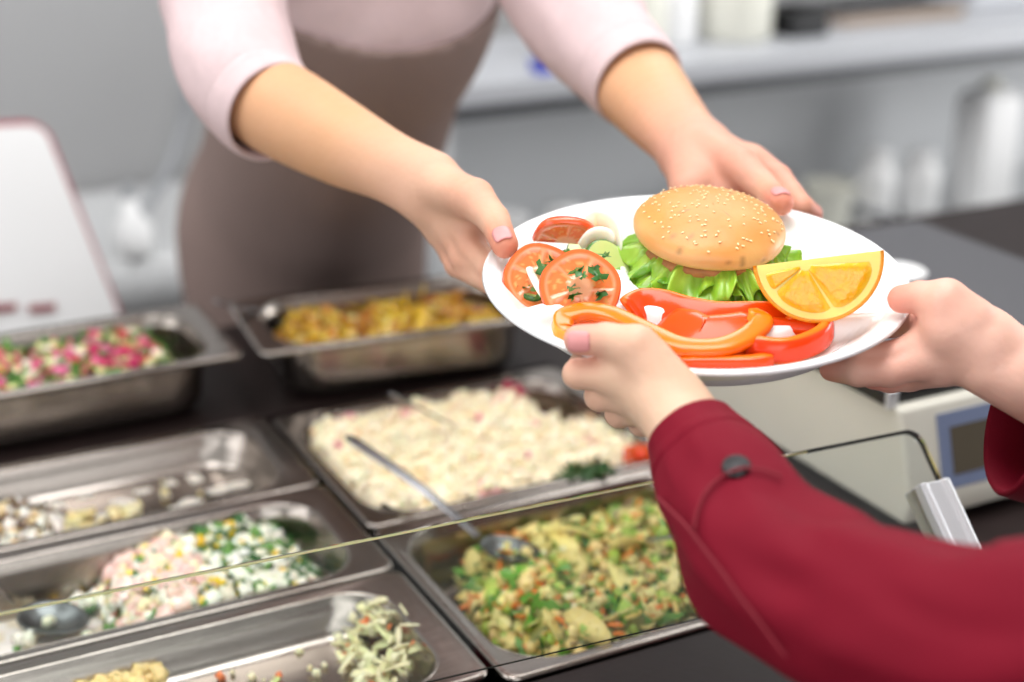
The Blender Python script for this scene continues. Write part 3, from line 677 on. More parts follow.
# pepper rings
pep=mat('pepper',(230,50,20),.2,0,coat=.15,attr=True,spec=.35)
def pepper(path,hh,th,label,outer=(214,34,12),cut=(236,104,22),inner=(240,120,40),lean=0,close=False):
    """path in plate coordinates: (x,y,h_bottom)"""
    pts=spline(path,10); c=sum(pts)/len(pts); o=pobj('pepper_ring',label,'pepper strip',c[0],c[1],c[2],group='red pepper strips on the plate')
    q=MB(); n=len(pts); loops=[];cols=[]
    for i,p in enumerate(pts):
        t=pts[min(i+1,n-1)]-pts[max(i-1,0)]; t/=np.linalg.norm(t); nx=np.array([t[1],-t[0],0]); nx/=np.linalg.norm(nx)
        e=.45+.55*min(1,min(i,n-1-i)/3); w=th*e; H_=hh*(.8+.2*e); ln=lean if not hasattr(lean,'__len__') else lean[0]+(lean[1]-lean[0])*i/n
        up=np.array([0,0,1])*math.cos(ln)+nx*math.sin(ln); ox=nx*math.cos(ln)-np.array([0,0,1])*math.sin(ln)
        L=[];C=[]
        for a in np.linspace(0,2*math.pi,20,endpoint=False):
            ca,sa=math.cos(a),math.sin(a); f=lambda v:math.copysign(abs(v)**.55,v)
            L.append(tuple(p-c+ox*f(ca)*w/2+up*(f(sa)*H_/2+H_/2)+ox*(.0018*(1-f(sa)**2))))
            k=outer if ca>.3 else (inner if ca<-.3 else cut)
            if abs(sa)>.8: k=cut
            C.append(lin(k))
        loops.append(L);cols+=C
    m=20; vs=[p for l in loops for p in l]; fs=[(i*m+j,i*m+(j+1)%m,(i+1)*m+(j+1)%m,(i+1)*m+j) for i in range(n-1) for j in range(m)]+[tuple(reversed(range(m))),tuple((n-1)*m+j for j in range(m))]
    q.add(vs,fs,0,cols); q.build('pepper_flesh',pep,o)
    return o
def pz(px,py,h): x,y=PL(px,py,h); return (x,y,h)
b0=FL+.001
pepper([pz(572,343,b0+.004),pz(561,336,b0+.006),pz(562,323,b0+.008),pz(585,316,b0+.010),pz(612,320,b0+.010),pz(645,335,b0+.009),pz(682,351,b0+.008),pz(718,352,b0+.008),pz(745,341,b0+.010),pz(759,326,b0+.013),pz(748,319,b0+.015)],.008,.0135,'long curled orange red pepper strip reaching under the front thumb',cut=(244,122,14),outer=(238,104,8),inner=(250,160,50),lean=.15)
pepper([pz(640,330,b0),pz(650,323,b0+.001),pz(680,331,b0+.001),pz(715,337,b0+.001),pz(760,337,b0+.001),pz(806,338,b0)],.0235,.0075,'broad red pepper strip lying just below the burger lettuce',cut=(246,112,28),outer=(228,70,6),inner=(238,90,30),lean=-.75)
pepper([pz(646,340,b0),pz(690,360,b0),pz(735,360,b0),pz(775,354,b0)],.036,.007,'flat red pepper strip between the two longer strips',outer=(230,76,6),cut=(244,100,24),lean=-1.15)
pepper([pz(680,369,b0+.001),pz(712,369,b0+.001),pz(745,369,b0+.001),pz(772,366,b0+.001)],.0085,.0095,'short red pepper strip lying nearest the front plate rim',lean=-.2,cut=(246,112,20),outer=(228,70,6))
pepper([pz(745,360,b0),pz(780,364,b0),pz(808,358,b0),pz(827,345,b0),pz(824,330,b0+.001),pz(802,331,b0+.002),pz(780,337,b0)],.0165,.0068,'curved red pepper piece under the orange wedge',outer=(226,58,6),cut=(246,116,24),lean=-.25)
pepper([pz(735,338,b0+.004),pz(765,336,b0+.004),pz(800,338,b0+.003),pz(818,341,b0+.002)],.012,.008,'narrow red pepper strip lying inside the curved piece',outer=(228,70,6),cut=(244,100,24),lean=-.6)
# tomato slices, onion, cucumber, herbs
tomflesh=mat('tomato_flesh',(230,90,50),.16,0,coat=.6,attr=True,sss=.25,bump=.15,bscale=200)
def tomato(px,py,h,R,rz,tilt,label,span=(0,2*math.pi)):
    x,y=PL(px,py,h); o=pobj('tomato_slice',label,'tomato',x,y,h,rz,tilt,'tomato slices on the plate')
    q=MB(); nA,nR=64,14; T_=.006; 
    for s in (1,-1):
        vs=[];cs=[]
        for i in range(nR+1):
            r=i/nR
            for j in range(nA+1):
                a=span[0]+(span[1]-span[0])*j/nA; rr=R*r*(1+.02*math.sin(5*a))
                wall=abs(math.sin(2.5*a+.4))<.22; cav=.30<r<.80 and not wall
                z=s*T_/2-(s*.0012 if cav else 0); n0=mn.noise(Vector((rr*math.cos(a)*400,rr*math.sin(a)*400,s)))
                c=np.array([244,158,112]) if not cav else np.array([238,128,66])
                if r<.3: c=np.array([246,178,134])
                if r>.9: c=np.array([238,112,50])
                if cav and n0>.25: c=np.array([240,170,100])
                vs.append((rr*math.cos(a),rr*math.sin(a),z)); cs.append(lin(c))
        q.add(vs,[(i*(nA+1)+j,i*(nA+1)+j+1,(i+1)*(nA+1)+j+1,(i+1)*(nA+1)+j) for i in range(nR) for j in range(nA)],0,cs)
    q.build('flesh',tomflesh,o)
    q=MB(); L=[]
    for j in range(nA+1):
        a=span[0]+(span[1]-span[0])*j/nA; L.append([((R+dr)*(1+.02*math.sin(5*a))*math.cos(a),(R+dr)*(1+.02*math.sin(5*a))*math.sin(a),z) for dr,z in ((-.001,-T_/2),(.0006,-T_/4),(.001,0),(.0006,T_/4),(-.001,T_/2))])
    q.loft(L,closed=False,col=lin((234,90,34))); q.build('skin',tomflesh,o)
    if span[1]-span[0]<6:
        q=MB(); a0,a1=span; p0=(R*math.cos(a0),R*math.sin(a0));p1=(R*math.cos(a1),R*math.sin(a1))
        q.add([(p0[0],p0[1],-T_/2),(0,0,-T_/2),(p1[0],p1[1],-T_/2),(p0[0],p0[1],T_/2),(0,0,T_/2),(p1[0],p1[1],T_/2)],[(0,1,4,3),(1,2,5,4)],0,lin((238,128,88))); q.build('cut_side',tomflesh,o)
    return o
tomato(580,289,.001,.0255,.0,(math.radians(48),math.radians(0)),'large round tomato slice with seeds at the front of the plate salad')
tomato(540,279,-.004,.0235,.5,(math.radians(50),math.radians(-20)),'tomato slice leaning behind the onion strip at the left of the salad')
tomato(566,240,.002,.0225,0,(math.radians(-62),math.radians(4)),'orange tomato wedge standing at the back of the plate salad',(math.pi,2*math.pi))
def cucumber(px,py,h,R,rz,tilt,label):
    x,y=PL(px,py,h); o=pobj('cucumber_slice',label,'cucumber',x,y,h,rz,tilt,'cucumber slices on the plate')
    q=MB(); q.loft(lathe([(.0004,.0022),(R*.35,.0022),(R*.7,.0021),(R*.93,.0022)],40),col=lin((206,222,140))); q.loft(lathe([(.0004,-.0022),(R*.93,-.0022)],40),col=lin((206,222,140))); q.build('flesh',M['wet'],o)
    q=MB(); q.loft(lathe([(R*.93,.0022),(R,.0012),(R,-.0012),(R*.93,-.0022)],40),col=lin((58,110,36))); q.build('skin',M['wet'],o)
cucumber(607,266,-.004,.019,.4,(math.radians(48),math.radians(18)),'cucumber slice leaning at the right of the plate salad')
cucumber(592,252,-.008,.018,.1,(math.radians(35),math.radians(-10)),'cucumber slice behind the large tomato slice')
cucumber(533,289,-.012,.013,.1,(math.radians(10),math.radians(10)),'cucumber slice tucked under the left tomato slice')
onm=mat('onion',(246,238,218),.2,0,coat=.4,sss=.5)
def onion(path,w,t,label,up=(0,0,1)):
    pts=spline([np.array(p) for p in path],8); c=sum(pts)/len(pts); o=pobj('onion_strip',label,'onion',c[0],c[1],c[2],group='onion strips on the plate')
    q=MB(); q.tube([p-c for p in pts],[w*(.35+.65*math.sin(math.pi*(i+.5)/len(pts))**.6) for i in range(len(pts))],n=12,sx=t/w,sy=1,up=up,col=(1,1,1)); q.build('onion_flesh',onm,o)
onion([pz(526,254,.004),pz(530,270,.002),pz(537,285,.000),pz(542,296,-.004)],.0028,.0016,'narrow pale onion strip crossing the left tomato slice',up=(1,0,0))
onion([pz(583,226,.010),pz(597,219,.014),pz(612,226,.013),pz(618,243,.005),pz(616,256,-.004)],.0075,.0014,'curled translucent onion layer at the back of the plate salad',up=(0,.3,1))
onion([pz(580,246,.004),pz(593,236,.010),pz(606,236,.010),pz(613,243,.006)],.0065,.0022,'thick white onion piece beside the tomato wedge')
# herbs on tomatoes: chopped dill and leaf bits
q=MB()
def herb(px,py,h,s): x,y=PL(px,py,h); cube_m=random.random(); leaf(q,(x,y,h+.0005),s*.8,(50,108,36))
for (px,py,h,s) in ((543,268,.006,.013),(548,273,.006,.010),(578,271,.014,.012),(572,290,.004,.008),(574,297,.0,.009),(597,275,.012,.013),(594,270,.012,.008),(600,296,.0,.009),(585,276,.012,.006),(528,258,.006,.006),(604,255,.006,.010),(552,262,.008,.008)):
    for k in range(2): herb(px+random.uniform(-1.5,1.5),py+random.uniform(-1.5,1.5),h,s)
for (px,py,h,n_) in ((608,258,-.004,8),(596,246,-.004,6),(531,291,-.012,5),(560,262,-.006,7),(612,272,-.010,6),(545,296,-.013,3)):
    for k in range(n_):
        x,y=PL(px+random.uniform(-6,6),py+random.uniform(-5,5),h); leaf(q,(x,y,h+random.uniform(-.003,.004)),.014,(110,160,56) if k%2 else (66,122,42))
o=q.build('chopped_herbs',M['veg']); o.matrix_world=PLM; tag(o,'bits of dark green herb scattered on the tomato slices','herbs',kind='stuff')

# ================================================================== PEOPLE
def under(r): return -.002*ss((R_-r)/.004)-.0165*ss((R_-.005-r)/.026)-.0035-(.006 if .098<r<.114 else 0)
def clear_plate(spec):   # fingers that support the plate stay below its underside
    for ch in spec['fingers'][1:]:
        for k in range(1,len(ch)):
            p,r=ch[k]; p=np.array(p); d=unit(p-CAM)
            for _ in range(60):
                q=p-PC; lx,ly,h=q@PEX,q@PEY,q@PN_; rr=math.hypot(lx,ly)
                if rr>R_+r*.6 or h<=under(min(rr,R_))-r*.96: break
                p=p+d*.0015
            ch[k]=(p,r)
def arm_sdf(spec):
    clear_plate(spec)
    fore=spec['fore']; side=np.array(spec.get('side',(0,0,0)),float)
    fp=spline([np.array(list(a)+[r,w]) for a,r,w in fore],5)
    palm=spec['palm']; fingers=spec['fingers']
    def fn(p):
        sd=[]
        for s in (-1,1):
            f=None
            for A,B in zip(fp,fp[1:]):
                d=cone(p,A[:3]+side*A[4]*s,B[:3]+side*B[4]*s,A[3],B[3]); f=d if f is None else np.minimum(f,d)
            sd.append(f)
        f=smin(sd[0],sd[1],.012)
        for a,b,ra,rb in palm: f=smin(f,cone(p,a,b,ra,rb),.009)
        res=f
        for ch in fingers:
            g=None
            for (a,ra),(b,rb) in zip(ch,ch[1:]):
                d=cone(p,a,b,ra,rb); g=d if g is None else smin(g,d,.0025)
            res=smin(res,smin(f,g,.008),.0012)
        return res
    pts=[a for a,_,_ in fore]+[x for a,b,_,_ in palm for x in (a,b)]+[a for ch in fingers for a,_ in ch]
    P=np.array(pts); return fn,P.min(0)-.06,P.max(0)+.06
def tint(V,spec,base,pink,hand):
    c=np.tile(np.array(lin(base)),(len(V),1)); hp=np.array(spec['hand_c']); d=np.linalg.norm(V-hp,axis=1)
    k=np.clip(1-(d-.05)/.09,0,1)[:,None]; c=c*(1-k)+np.array(lin(hand))*k
    t=np.zeros(len(V))
    for ch in spec['fingers']:
        for i,w in ((-1,1.),(1,.35)):
            p=np.array(ch[i][0]); t=np.maximum(t,w*np.clip(1-(np.linalg.norm(V-p,axis=1)-.006)/.022,0,1))
    t=(t*.85)[:,None]; return c*(1-t)+np.array(lin(pink))*t
def nail(tip,prev,r,facing,parent,label='pink painted thumbnail'):
    tip=np.array(tip);prev=np.array(prev); ax=unit(tip-prev); n=np.array(facing,float); n=unit(n-ax*(n@ax)); sd=np.cross(ax,n)
    q=MB(); loops=[]
    for u in np.linspace(0,1,9):
        L=[]
        for v in np.linspace(-1,1,9):
            wd=(r*.78)*(1-.55*abs(2*u-1)**4)**.5; th=v*.95*wd/r
            L.append(tip+ax*(-.0085+u*.0135)+sd*(r*1.0)*math.sin(th)+n*((r+.0006)*math.cos(th)-.0035*max(0,u-.55)**1.3))
        loops.append(L)
    q.loft(loops,closed=False); o=q.build('thumbnail',M['nail'],parent,label=label); s=o.modifiers.new('s','SOLIDIFY'); s.thickness=.0006; s.offset=0
def sleeve(path,name=None,ridge=.0022,seed=0,nA=56,n=10,flat=(1,1),hem=True,cuff_t=.004,seams=()):
    """path: (P, radius) from cuff to shoulder -> returns verts, quads"""
    P=spline([np.array(list(p)+[r]) for p,r in path],n); loops=[]; u=None; L=0
    for i,pr in enumerate(P):
        p,r=pr[:3],pr[3]; a=P[max(i-1,0)][:3]; b=P[min(i+1,len(P)-1)][:3]; t=unit(b-a)
        if i: L+=np.linalg.norm(p-a)
        if u is None: u=np.array([0,0,1.]) if abs(t[2])<.9 else np.array([1.,0,0])
        u=unit(u-t*(u@t)); w=np.cross(t,u); lp=[]
        for j in range(nA):
            th=2*math.pi*j/nA
            k=min(1,L/.06)
            dd=ridge*k*(math.sin(L*52+2.2*math.sin(th+seed)+3*th/2*0+seed)*(.5+.5*math.sin(th*1+seed*2))+1.6*mn.noise(Vector((math.cos(th)*1.3+seed,math.sin(th)*1.3,L*14)))+.5*mn.noise(Vector((math.cos(th)*2.6,math.sin(th)*2.6+seed,L*26))))
            if hem and .022<L<.026: dd-=.0012
            for s0_ in seams:
                dth=(th-s0_-L*1.2+math.pi)%(2*math.pi)-math.pi; dd-=.0016*math.exp(-(dth/.045)**2)-.0008*math.exp(-((dth-.1)/.08)**2)
            lp.append(p+(w*math.cos(th)*flat[0]+u*math.sin(th)*flat[1])*(r+dd))
        loops.append(lp)
    # inner fold of the cuff
    inner=[]
    for d_,sh in ((.25,.0),(.7,.0),(1,.002)):
        pass
    c0=np.mean(loops[0],0); t0=unit(P[1][:3]-P[0][:3])
    r1=[p+(c0-p)/np.linalg.norm(c0-p)*cuff_t*.5-t0*.002 for p in loops[0]]
    r2=[p+(c0-p)/np.linalg.norm(c0-p)*cuff_t for p in loops[0]]
    r3=[p+(c0-p)/np.linalg.norm(c0-p)*(cuff_t+.001)+t0*.012 for p in loops[0]]
    r4=[p+(c0-p)/np.linalg.norm(c0-p)*(cuff_t+.001)+t0*.035 for p in loops[0]]
    A=[r4,r3,r2,r1]+loops; V=np.array([q for l in A for q in l]); m=nA
    Q=np.array([(i*m+j,i*m+(j+1)%m,(i+1)*m+(j+1)%m,(i+1)*m+j) for i in range(len(A)-1) for j in range(m)]); return V,Q

# ---------------- server
tip=lambda px,py,h: PP(px,py,h)
SA=dict(  # server's right arm (towards the left plate rim)
 fore=[(W(246,90,1.31),.034,.004),(W(292,116,1.255),.0325,.005),(W(343,144,1.205),.0265,.006),(W(392,168,1.15),.0200,.006),(W(430,188,1.12),.0175,.0095)],
 side=unit(UP*.75+RT*.25-FW*.3),
 palm=[(W(430,186,1.12),W(464,200,1.10),.017,.016),(W(430,198,1.13),W(452,224,1.115),.017,.015),(W(428,200,1.14),W(444,230,1.13),.015,.0135),(W(440,190,1.12),W(478,205,1.085),.015,.0125),(W(452,200,1.12),W(462,228,1.11),.016,.014)],
 fingers=[
  [(W(440,187,1.105),.0145),(W(474,199,1.07),.0145),(W(494,220,1.052),.0108),(tip(505,245,.0105),.0092)],
  [(W(462,218,1.105),.013),(W(474,250,1.09),.0105),(tip(492,270,-.022),.0095),(tip(512,276,-.027),.0082)],
  [(W(454,226,1.115),.013),(W(465,258,1.10),.0105),(tip(500,276,-.024),.0095),(tip(520,288,-.028),.0085)],
  [(W(446,230,1.125),.0125),(W(458,264,1.115),.0098),(tip(499,286,-.028),.0090),(tip(524,312,-.018),.0072)],
  [(W(440,228,1.14),.011),(W(452,256,1.14),.0086),(tip(488,276,-.040),.0080),(tip(510,284,-.040),.0072)]],
 hand_c=W(462,220,1.10))
SB=dict(  # server's left arm (far plate rim)
 fore=[(W(606,40,1.42),.036,.004),(W(634,80,1.36),.0330,.006),(W(660,112,1.305),.0265,.007),(W(682,137,1.265),.0205,.008),(W(694,151,1.245),.0185,.011)],
 side=unit(RT*.9+UP*.45),
 palm=[(W(690,150,1.24),W(700,180,1.205),.021,.017),(W(702,146,1.24),W(748,166,1.215),.019,.014),(W(698,155,1.23),W(730,190,1.20),.018,.016),(W(688,160,1.23),W(690,190,1.195),.019,.015)],
 fingers=[
  [(W(706,146,1.225),.0150),(W(740,166,1.19),.0142),(W(762,186,1.168),.0112),(tip(781,203,.0098),.0092)],
  [(W(752,160,1.225),.0125),(W(778,178,1.205),.0105),(tip(802,208,-.012),.0092),(tip(812,214,-.020),.0082)],
  [(W(742,180,1.215),.0125),(tip(765,206,-.022),.0105),(tip(785,225,-.032),.0095),(tip(790,240,-.032),.0085)],
  [(W(728,192,1.21),.0125),(tip(742,212,-.026),.0105),(tip(755,232,-.034),.0095),(tip(762,245,-.034),.0085)],
  [(W(706,192,1.205),.0120),(tip(715,214,-.026),.0098),(tip(722,230,-.034),.0088),(tip(728,242,-.034),.0078)]],
 hand_c=W(730,175,1.21))
shR=W(226,-150,1.56); shL=W(520,-165,1.66)
pel=np.array([.66,1.93,.02]); chest=(shR+shL)/2+np.array([.0,.06,-.10]); waist=(pel+chest)/2+np.array([0,-.02,-.04])
across=unit(shL-shR); headc=(shR+shL)/2+np.array([-.03,-.06,.215])
def bodyS(p):
    f=ell(p,chest,I3,(.135,.105,.17)); f=smin(f,cone(p,chest-[0,0,.06],pel,.112,.118),.06)
    for s,sh in ((-1,shR),(1,shL)):
        f=smin(f,cone(p,chest+[0,0,.08],sh,.06,.05),.05)
        hp=pel+across*s*.065; kn=hp+np.array([0,-.02,-.46]); an=np.array([hp[0],hp[1]+.02,-.84])
        f=smin(f,cone(p,hp,kn,.066,.055),.03); f=smin(f,cone(p,kn,an,.054,.036),.02); f=smin(f,cone(p,an+[0,.02,-.03],an+[0,-.14,-.035],.032,.024),.02)
    f=smin(f,cone(p,chest+[0,0,.1],headc-[0,-.02,.07],.058,.05),.03)
    f=smin(f,ell(p,headc,I3,(.074,.092,.112)),.02); f=smin(f,ell(p,headc+[0,-.03,-.06],I3,(.052,.06,.055)),.02)
    f=smin(f,cone(p,headc+[0,-.088,.012],headc+[0,-.108,-.022],.007,.012),.01)
    for s in (-1,1): f=smin(f,ell(p,headc+[s*.076,.005,-.01],I3,(.008,.018,.03)),.008)
    return f
srv=empty('person',(pel[0],pel[1],-.9),'person in pink blouse and taupe apron reaching out with the plate from behind the counter','person'); srv['_off']=1
parts=[]; cols=[]
fnA,loA,hiA=arm_sdf(SA); v,f_=mesh_sdf(fnA,loA,hiA,.0022); parts.append((v,f_)); cols.append(tint(v,SA,(210,160,122),(214,128,104),(216,170,144)))
fnB,loB,hiB=arm_sdf(SB); v,f_=mesh_sdf(fnB,loB,hiB,.0022); parts.append((v,f_)); cols.append(tint(v,SB,(210,160,122),(216,128,110),(214,158,136)))
elR,elL=SA['fore'][0][0],SB['fore'][0][0]; ubR,ubL=W(228,20,1.365),W(592,30,1.42)
def upS(p): return np.minimum(bodyS(p),np.minimum(np.minimum(cone(p,elR,ubR,.034,.036),cone(p,ubR,shR,.036,.045)),np.minimum(cone(p,elL,ubL,.036,.037),cone(p,ubL,shL,.037,.045))))
v,f_=mesh_sdf(upS,(chest[0]-.5,1.15,-.9),(chest[0]+.5,2.15,headc[2]+.16),.011); parts.append((v,f_)); cols.append(np.tile(np.array(lin((210,164,130))),(len(v),1)))
body=np_mesh('body',parts,M['skinS'],srv,np.concatenate(cols))
nail(SA['fingers'][0][-1][0],SA['fingers'][0][-2][0],.0092,-ray(505,245)+np.array([0,0,.3]),srv)
nail(SB['fingers'][0][-1][0],SB['fingers'][0][-2][0],.0092,-ray(781,203)*.6+UP*.7+RT*.1,srv)
for s in (-1,1):
    q=MB(); e=headc+[s*.030,-.080,.012]; q.loft([[e+np.array([r*math.cos(a),z,r*math.sin(a)*.6]) for a in np.linspace(0,6.28,20,endpoint=False)] for r,z in ((.012,.004),(.010,-.003),(.0055,-.0055))],col=(1,1,1)); q.add([e+np.array([.0055*math.cos(a),-.0058,.0055*math.sin(a)*.9]) for a in np.linspace(0,6.28,16,endpoint=False)],[tuple(range(16))],1); q.build('eye',[M['eye'],M['iris']],srv)
q=MB(); e=headc+[0,-.087,-.055]; q.loft([[e+np.array([x,z,.005*math.sin(a)*math.cos(x*45)+.0]) if 0 else e+np.array([x,-.004*math.cos(a),.006*math.sin(a)*max(.05,math.cos(x*65))]) for a in np.linspace(0,6.28,10,endpoint=False)] for x in np.linspace(-.024,.024,11)]); q.build('mouth',M['lip'],srv)
def hairf(p):
    f=ell(p,headc+[0,.012,.02],I3,(.088,.102,.118)); f=smin(f,ell(p,headc+[0,.11,.02],I3,(.045,.045,.05)),.02)
    return np.maximum(f,-(ell(p,headc+[0,-.075,-.045],I3,(.066,.085,.105))))
v,f_=mesh_sdf(hairf,headc-.2,headc+.2,.006); np_mesh('hair',[(v,f_)],M['hair'],srv)
# blouse: torso shell + sleeves
def blo(p):
    f=ell(p,chest,I3,(.146,.124,.185)); f=smin(f,cone(p,chest-[0,0,.06],pel,.121,.132),.06)
    for sh in (shR,shL): f=smin(f,cone(p,chest+[0,0,.07],sh,.075,.066),.05)
    f=f+.0018*np.sin(p[:,2]*70+np.sin(p[:,0]*40)*1.5)*np.cos(p[:,0]*33)
    f=np.maximum(f,-cone(p,chest+[0,-.02,.12],headc,.062,.07)); return np.maximum(f,-(p[:,2]-(pel[2]-.03)))
parts=[mesh_sdf(blo,(chest[0]-.5,1.2,-.3),(chest[0]+.5,2.2,headc[2]),.009)]
parts.append(sleeve([(W(273,112,1.272),.0440),(W(258,100,1.29),.0470),(W(241,75,1.315),.0510),(W(228,20,1.365),.0520),(W(222,-60,1.45),.060),(shR,.066)],seed=1,ridge=.0028))
parts.append(sleeve([(W(638,83,1.350),.0430),(W(624,68,1.37),.0450),(W(592,30,1.42),.0530),(W(560,-20,1.49),.060),(W(540,-90,1.58),.066),(shL,.068)],seed=4,ridge=.0028))
np_mesh('blouse',parts,M['blouse'],srv)
ntop=W(375,40,1.62)[2]
def apr(p):
    f=ell(p,chest,I3,(.150,.134,.19)); f=smin(f,cone(p,chest-[0,0,.06],pel,.130,.157),.06); f=smin(f,cone(p,pel,pel+[0,-.01,-.45],.160,.185),.05)
    f=f+.0018*np.sin(p[:,0]*38+p[:,2]*6)*np.sin(p[:,2]*7+1)
    sh=np.maximum(f,-(f+.013))
    lim=np.where(p[:,2]>waist[2],.165-.2*(p[:,2]-waist[2]),.165)
    sh=np.maximum(sh,np.abs(p[:,0]-pel[0]+.02)-lim-.02)
    sh=np.maximum(sh,p[:,2]-(ntop+.5*(p[:,0]-chest[0])**2*4))
    sh=np.maximum(sh,p[:,1]-(pel[1]+.02)); return np.maximum(sh,-.52-p[:,2])
np_mesh('apron',[mesh_sdf(apr,(chest[0]-.35,1.3,-.6),(chest[0]+.35,2.15,.6),.006)],M['apron'],srv)
def tro(p):
    f=ell(p,pel,I3,(.137,.120,.13)); f=np.maximum(f,p[:,2]-(pel[2]+.02))
    for s in (-1,1):
        hp=pel+across*s*.065; kn=hp+np.array([0,-.02,-.46]); an=np.array([hp[0],hp[1]+.02,-.83]); f=smin(f,cone(p,hp,kn,.075,.064),.03); f=smin(f,cone(p,kn,an,.064,.054),.02)
    return f
np_mesh('trousers',[mesh_sdf(tro,(pel[0]-.35,pel[1]-.3,-.9),(pel[0]+.35,pel[1]+.3,pel[2]+.06),.012)],M['trouser'],srv)

# ---------------- customer
CA=dict( # left hand
 fore=[(W(790,572,.810),.030,.004),(W(728,500,.850),.0255,.004),(W(696,446,.875),.0200,.004),(W(676,410,.890),.0185,.0065)],
 side=unit(RT*.75-UP*.5+FW*.35),
 palm=[(W(668,400,.890),W(636,354,.895),.0150,.0130),(W(666,404,.893),W(624,376,.905),.0155,.0140),(W(668,408,.90),W(634,392,.915),.0165,.0130),(W(670,412,.903),W(648,402,.922),.0155,.0125),(W(668,392,.890),W(652,366,.890),.0145,.0120)],
 fingers=[
  [(W(662,380,.888),.0135),(W(636,346,.888),.0122),(W(606,340,.895),.0100),(tip(579,340,.0110),.0092)],
  [(W(622,374,.902),.0125),(W(578,374,.910),.0090),(tip(590,352,-.020),.0088),(tip(606,340,-.028),.0078)],
  [(W(632,392,.910),.0125),(W(600,396,.922),.0092),(tip(612,366,-.030),.0090),(tip(628,350,-.033),.0080)],
  [(W(645,404,.918),.0120),(W(620,413,.934),.0090),(tip(632,378,-.038),.0086),(tip(650,360,-.036),.0078)],
  [(W(660,412,.926),.0110),(W(642,423,.942),.0082),(tip(656,388,-.044),.0078),(tip(672,370,-.038),.0070)]],
 hand_c=W(640,380,.90))
CB=dict( # right hand
 fore=[(W(1140,424,1.005),.030,.004),(W(1062,390,.99),.0245,.005),(W(1014,369,.982),.0190,.0085),(W(986,352,.980),.0170,.0120)],
 side=unit(UP*.85+FW*.35-RT*.1),
 palm=[(W(985,340,.975),W(946,312,.972),.0170,.0145),(W(982,350,.98),W(934,340,.985),.0175,.0140),(W(980,358,.985),W(932,358,.982),.0165,.0130),(W(985,345,.98),W(950,330,.97),.017,.015),(W(985,350,.99),W(945,365,1.0),.015,.012)],
 fingers=[
  [(W(968,318,.97),.0140),(W(946,300,.968),.0130),(W(920,297,.977),.0098),(tip(902,299,.0105),.0090)],
  [(W(934,330,.99),.0125),(tip(912,322,-.016),.0095),(tip(892,324,-.026),.0088),(tip(875,328,-.030),.0080)],
  [(W(930,346,.985),.0125),(tip(892,357,-.020),.0100),(tip(862,360,-.024),.0092),(tip(842,360,-.024),.0082)],
  [(W(932,358,.98),.0120),(tip(890,371,-.026),.0098),(tip(858,372,-.028),.0090),(tip(832,369,-.026),.0080)],
  [(W(940,368,.985),.0115),(tip(910,378,-.040),.0085),(tip(890,380,-.040),.0080),(tip(872,378,-.038),.0072)]],
 hand_c=W(945,335,.98))
cus=empty('person',(1.05,-.05,-.9),'person in crimson jacket taking the plate, only hands and sleeves in view','person'); cus['_off']=1
shLc=np.array([.83,.05,.40]); shRc=np.array([1.20,.02,.42]); chc=np.array([1.03,-.03,.26]); plc=np.array([1.05,-.06,-.02]); hdc=np.array([1.0,.0,.64])
def bodyC(p):
    f=ell(p,chc,I3,(.155,.105,.2)); f=smin(f,ell(p,plc,I3,(.16,.115,.14)),.08)
    for s,sh in ((-1,shLc),(1,shRc)):
        f=smin(f,cone(p,chc+[0,0,.09],sh,.06,.045),.05)
        hp=plc+[s*.085,0,0]; kn=hp+np.array([0,.02,-.44]); an=np.array([hp[0],hp[1],-.84]); f=smin(f,cone(p,hp,kn,.062,.052),.02); f=smin(f,cone(p,kn,an,.054,.036),.02); f=smin(f,cone(p,an+[0,-.02,-.03],an+[0,.14,-.035],.032,.024),.02)
    f=smin(f,cone(p,chc+[0,0,.15],hdc-[0,.02,.07],.056,.048),.03)
    f=smin(f,ell(p,hdc,I3,(.074,.092,.112)),.02); f=smin(f,ell(p,hdc+[0,.03,-.06],I3,(.052,.06,.055)),.02); f=smin(f,cone(p,hdc+[0,.088,.012],hdc+[0,.108,-.022],.007,.012),.01)
    for s in (-1,1): f=smin(f,ell(p,hdc+[s*.076,-.005,-.01],I3,(.008,.018,.03)),.008)
    return f
eL,eR=W(1010,650,.74),np.array([1.20,.42,.22])
def upC(p):
    f=bodyC(p); f=smin(f,cone(p,W(790,572,.810),W(880,612,.778),.030,.032),.01); f=smin(f,cone(p,W(880,612,.778),eL,.032,.035),.01); mL=.5*eL+.5*shLc+[.02,0,0]; f=smin(f,cone(p,eL,mL,.029,.030),.008); f=smin(f,cone(p,mL,shLc,.030,.042),.008); f=smin(f,cone(p,CB['fore'][0][0],W(1140,436,1.02),.028,.029),.008); f=smin(f,cone(p,W(1140,436,1.02),eR,.029,.034),.008); return smin(f,cone(p,eR,shRc,.038,.048),.02)
parts=[];cols=[]
fn_,lo,hi=arm_sdf(CA); v,f_=mesh_sdf(fn_,lo,hi,.0019); parts.append((v,f_)); cols.append(tint(v,CA,(222,182,152),(220,150,132),(222,184,156)))
fn_,lo,hi=arm_sdf(CB); v,f_=mesh_sdf(fn_,lo,hi,.0019); parts.append((v,f_)); cols.append(tint(v,CB,(234,196,174),(224,142,124),(234,186,166)))
v,f_=mesh_sdf(upC,(.5,-.3,-.9),(1.45,.95,.82),.011); parts.append((v,f_)); cols.append(np.tile(np.array(lin((222,180,154))),(len(v),1)))
np_mesh('body',parts,M['skinC'],cus,np.concatenate(cols))
nail(CA['fingers'][0][-1][0],CA['fingers'][0][-2][0],.0092,-ray(579,340)*.9-UP*.1,cus,'pale pink thumbnail')
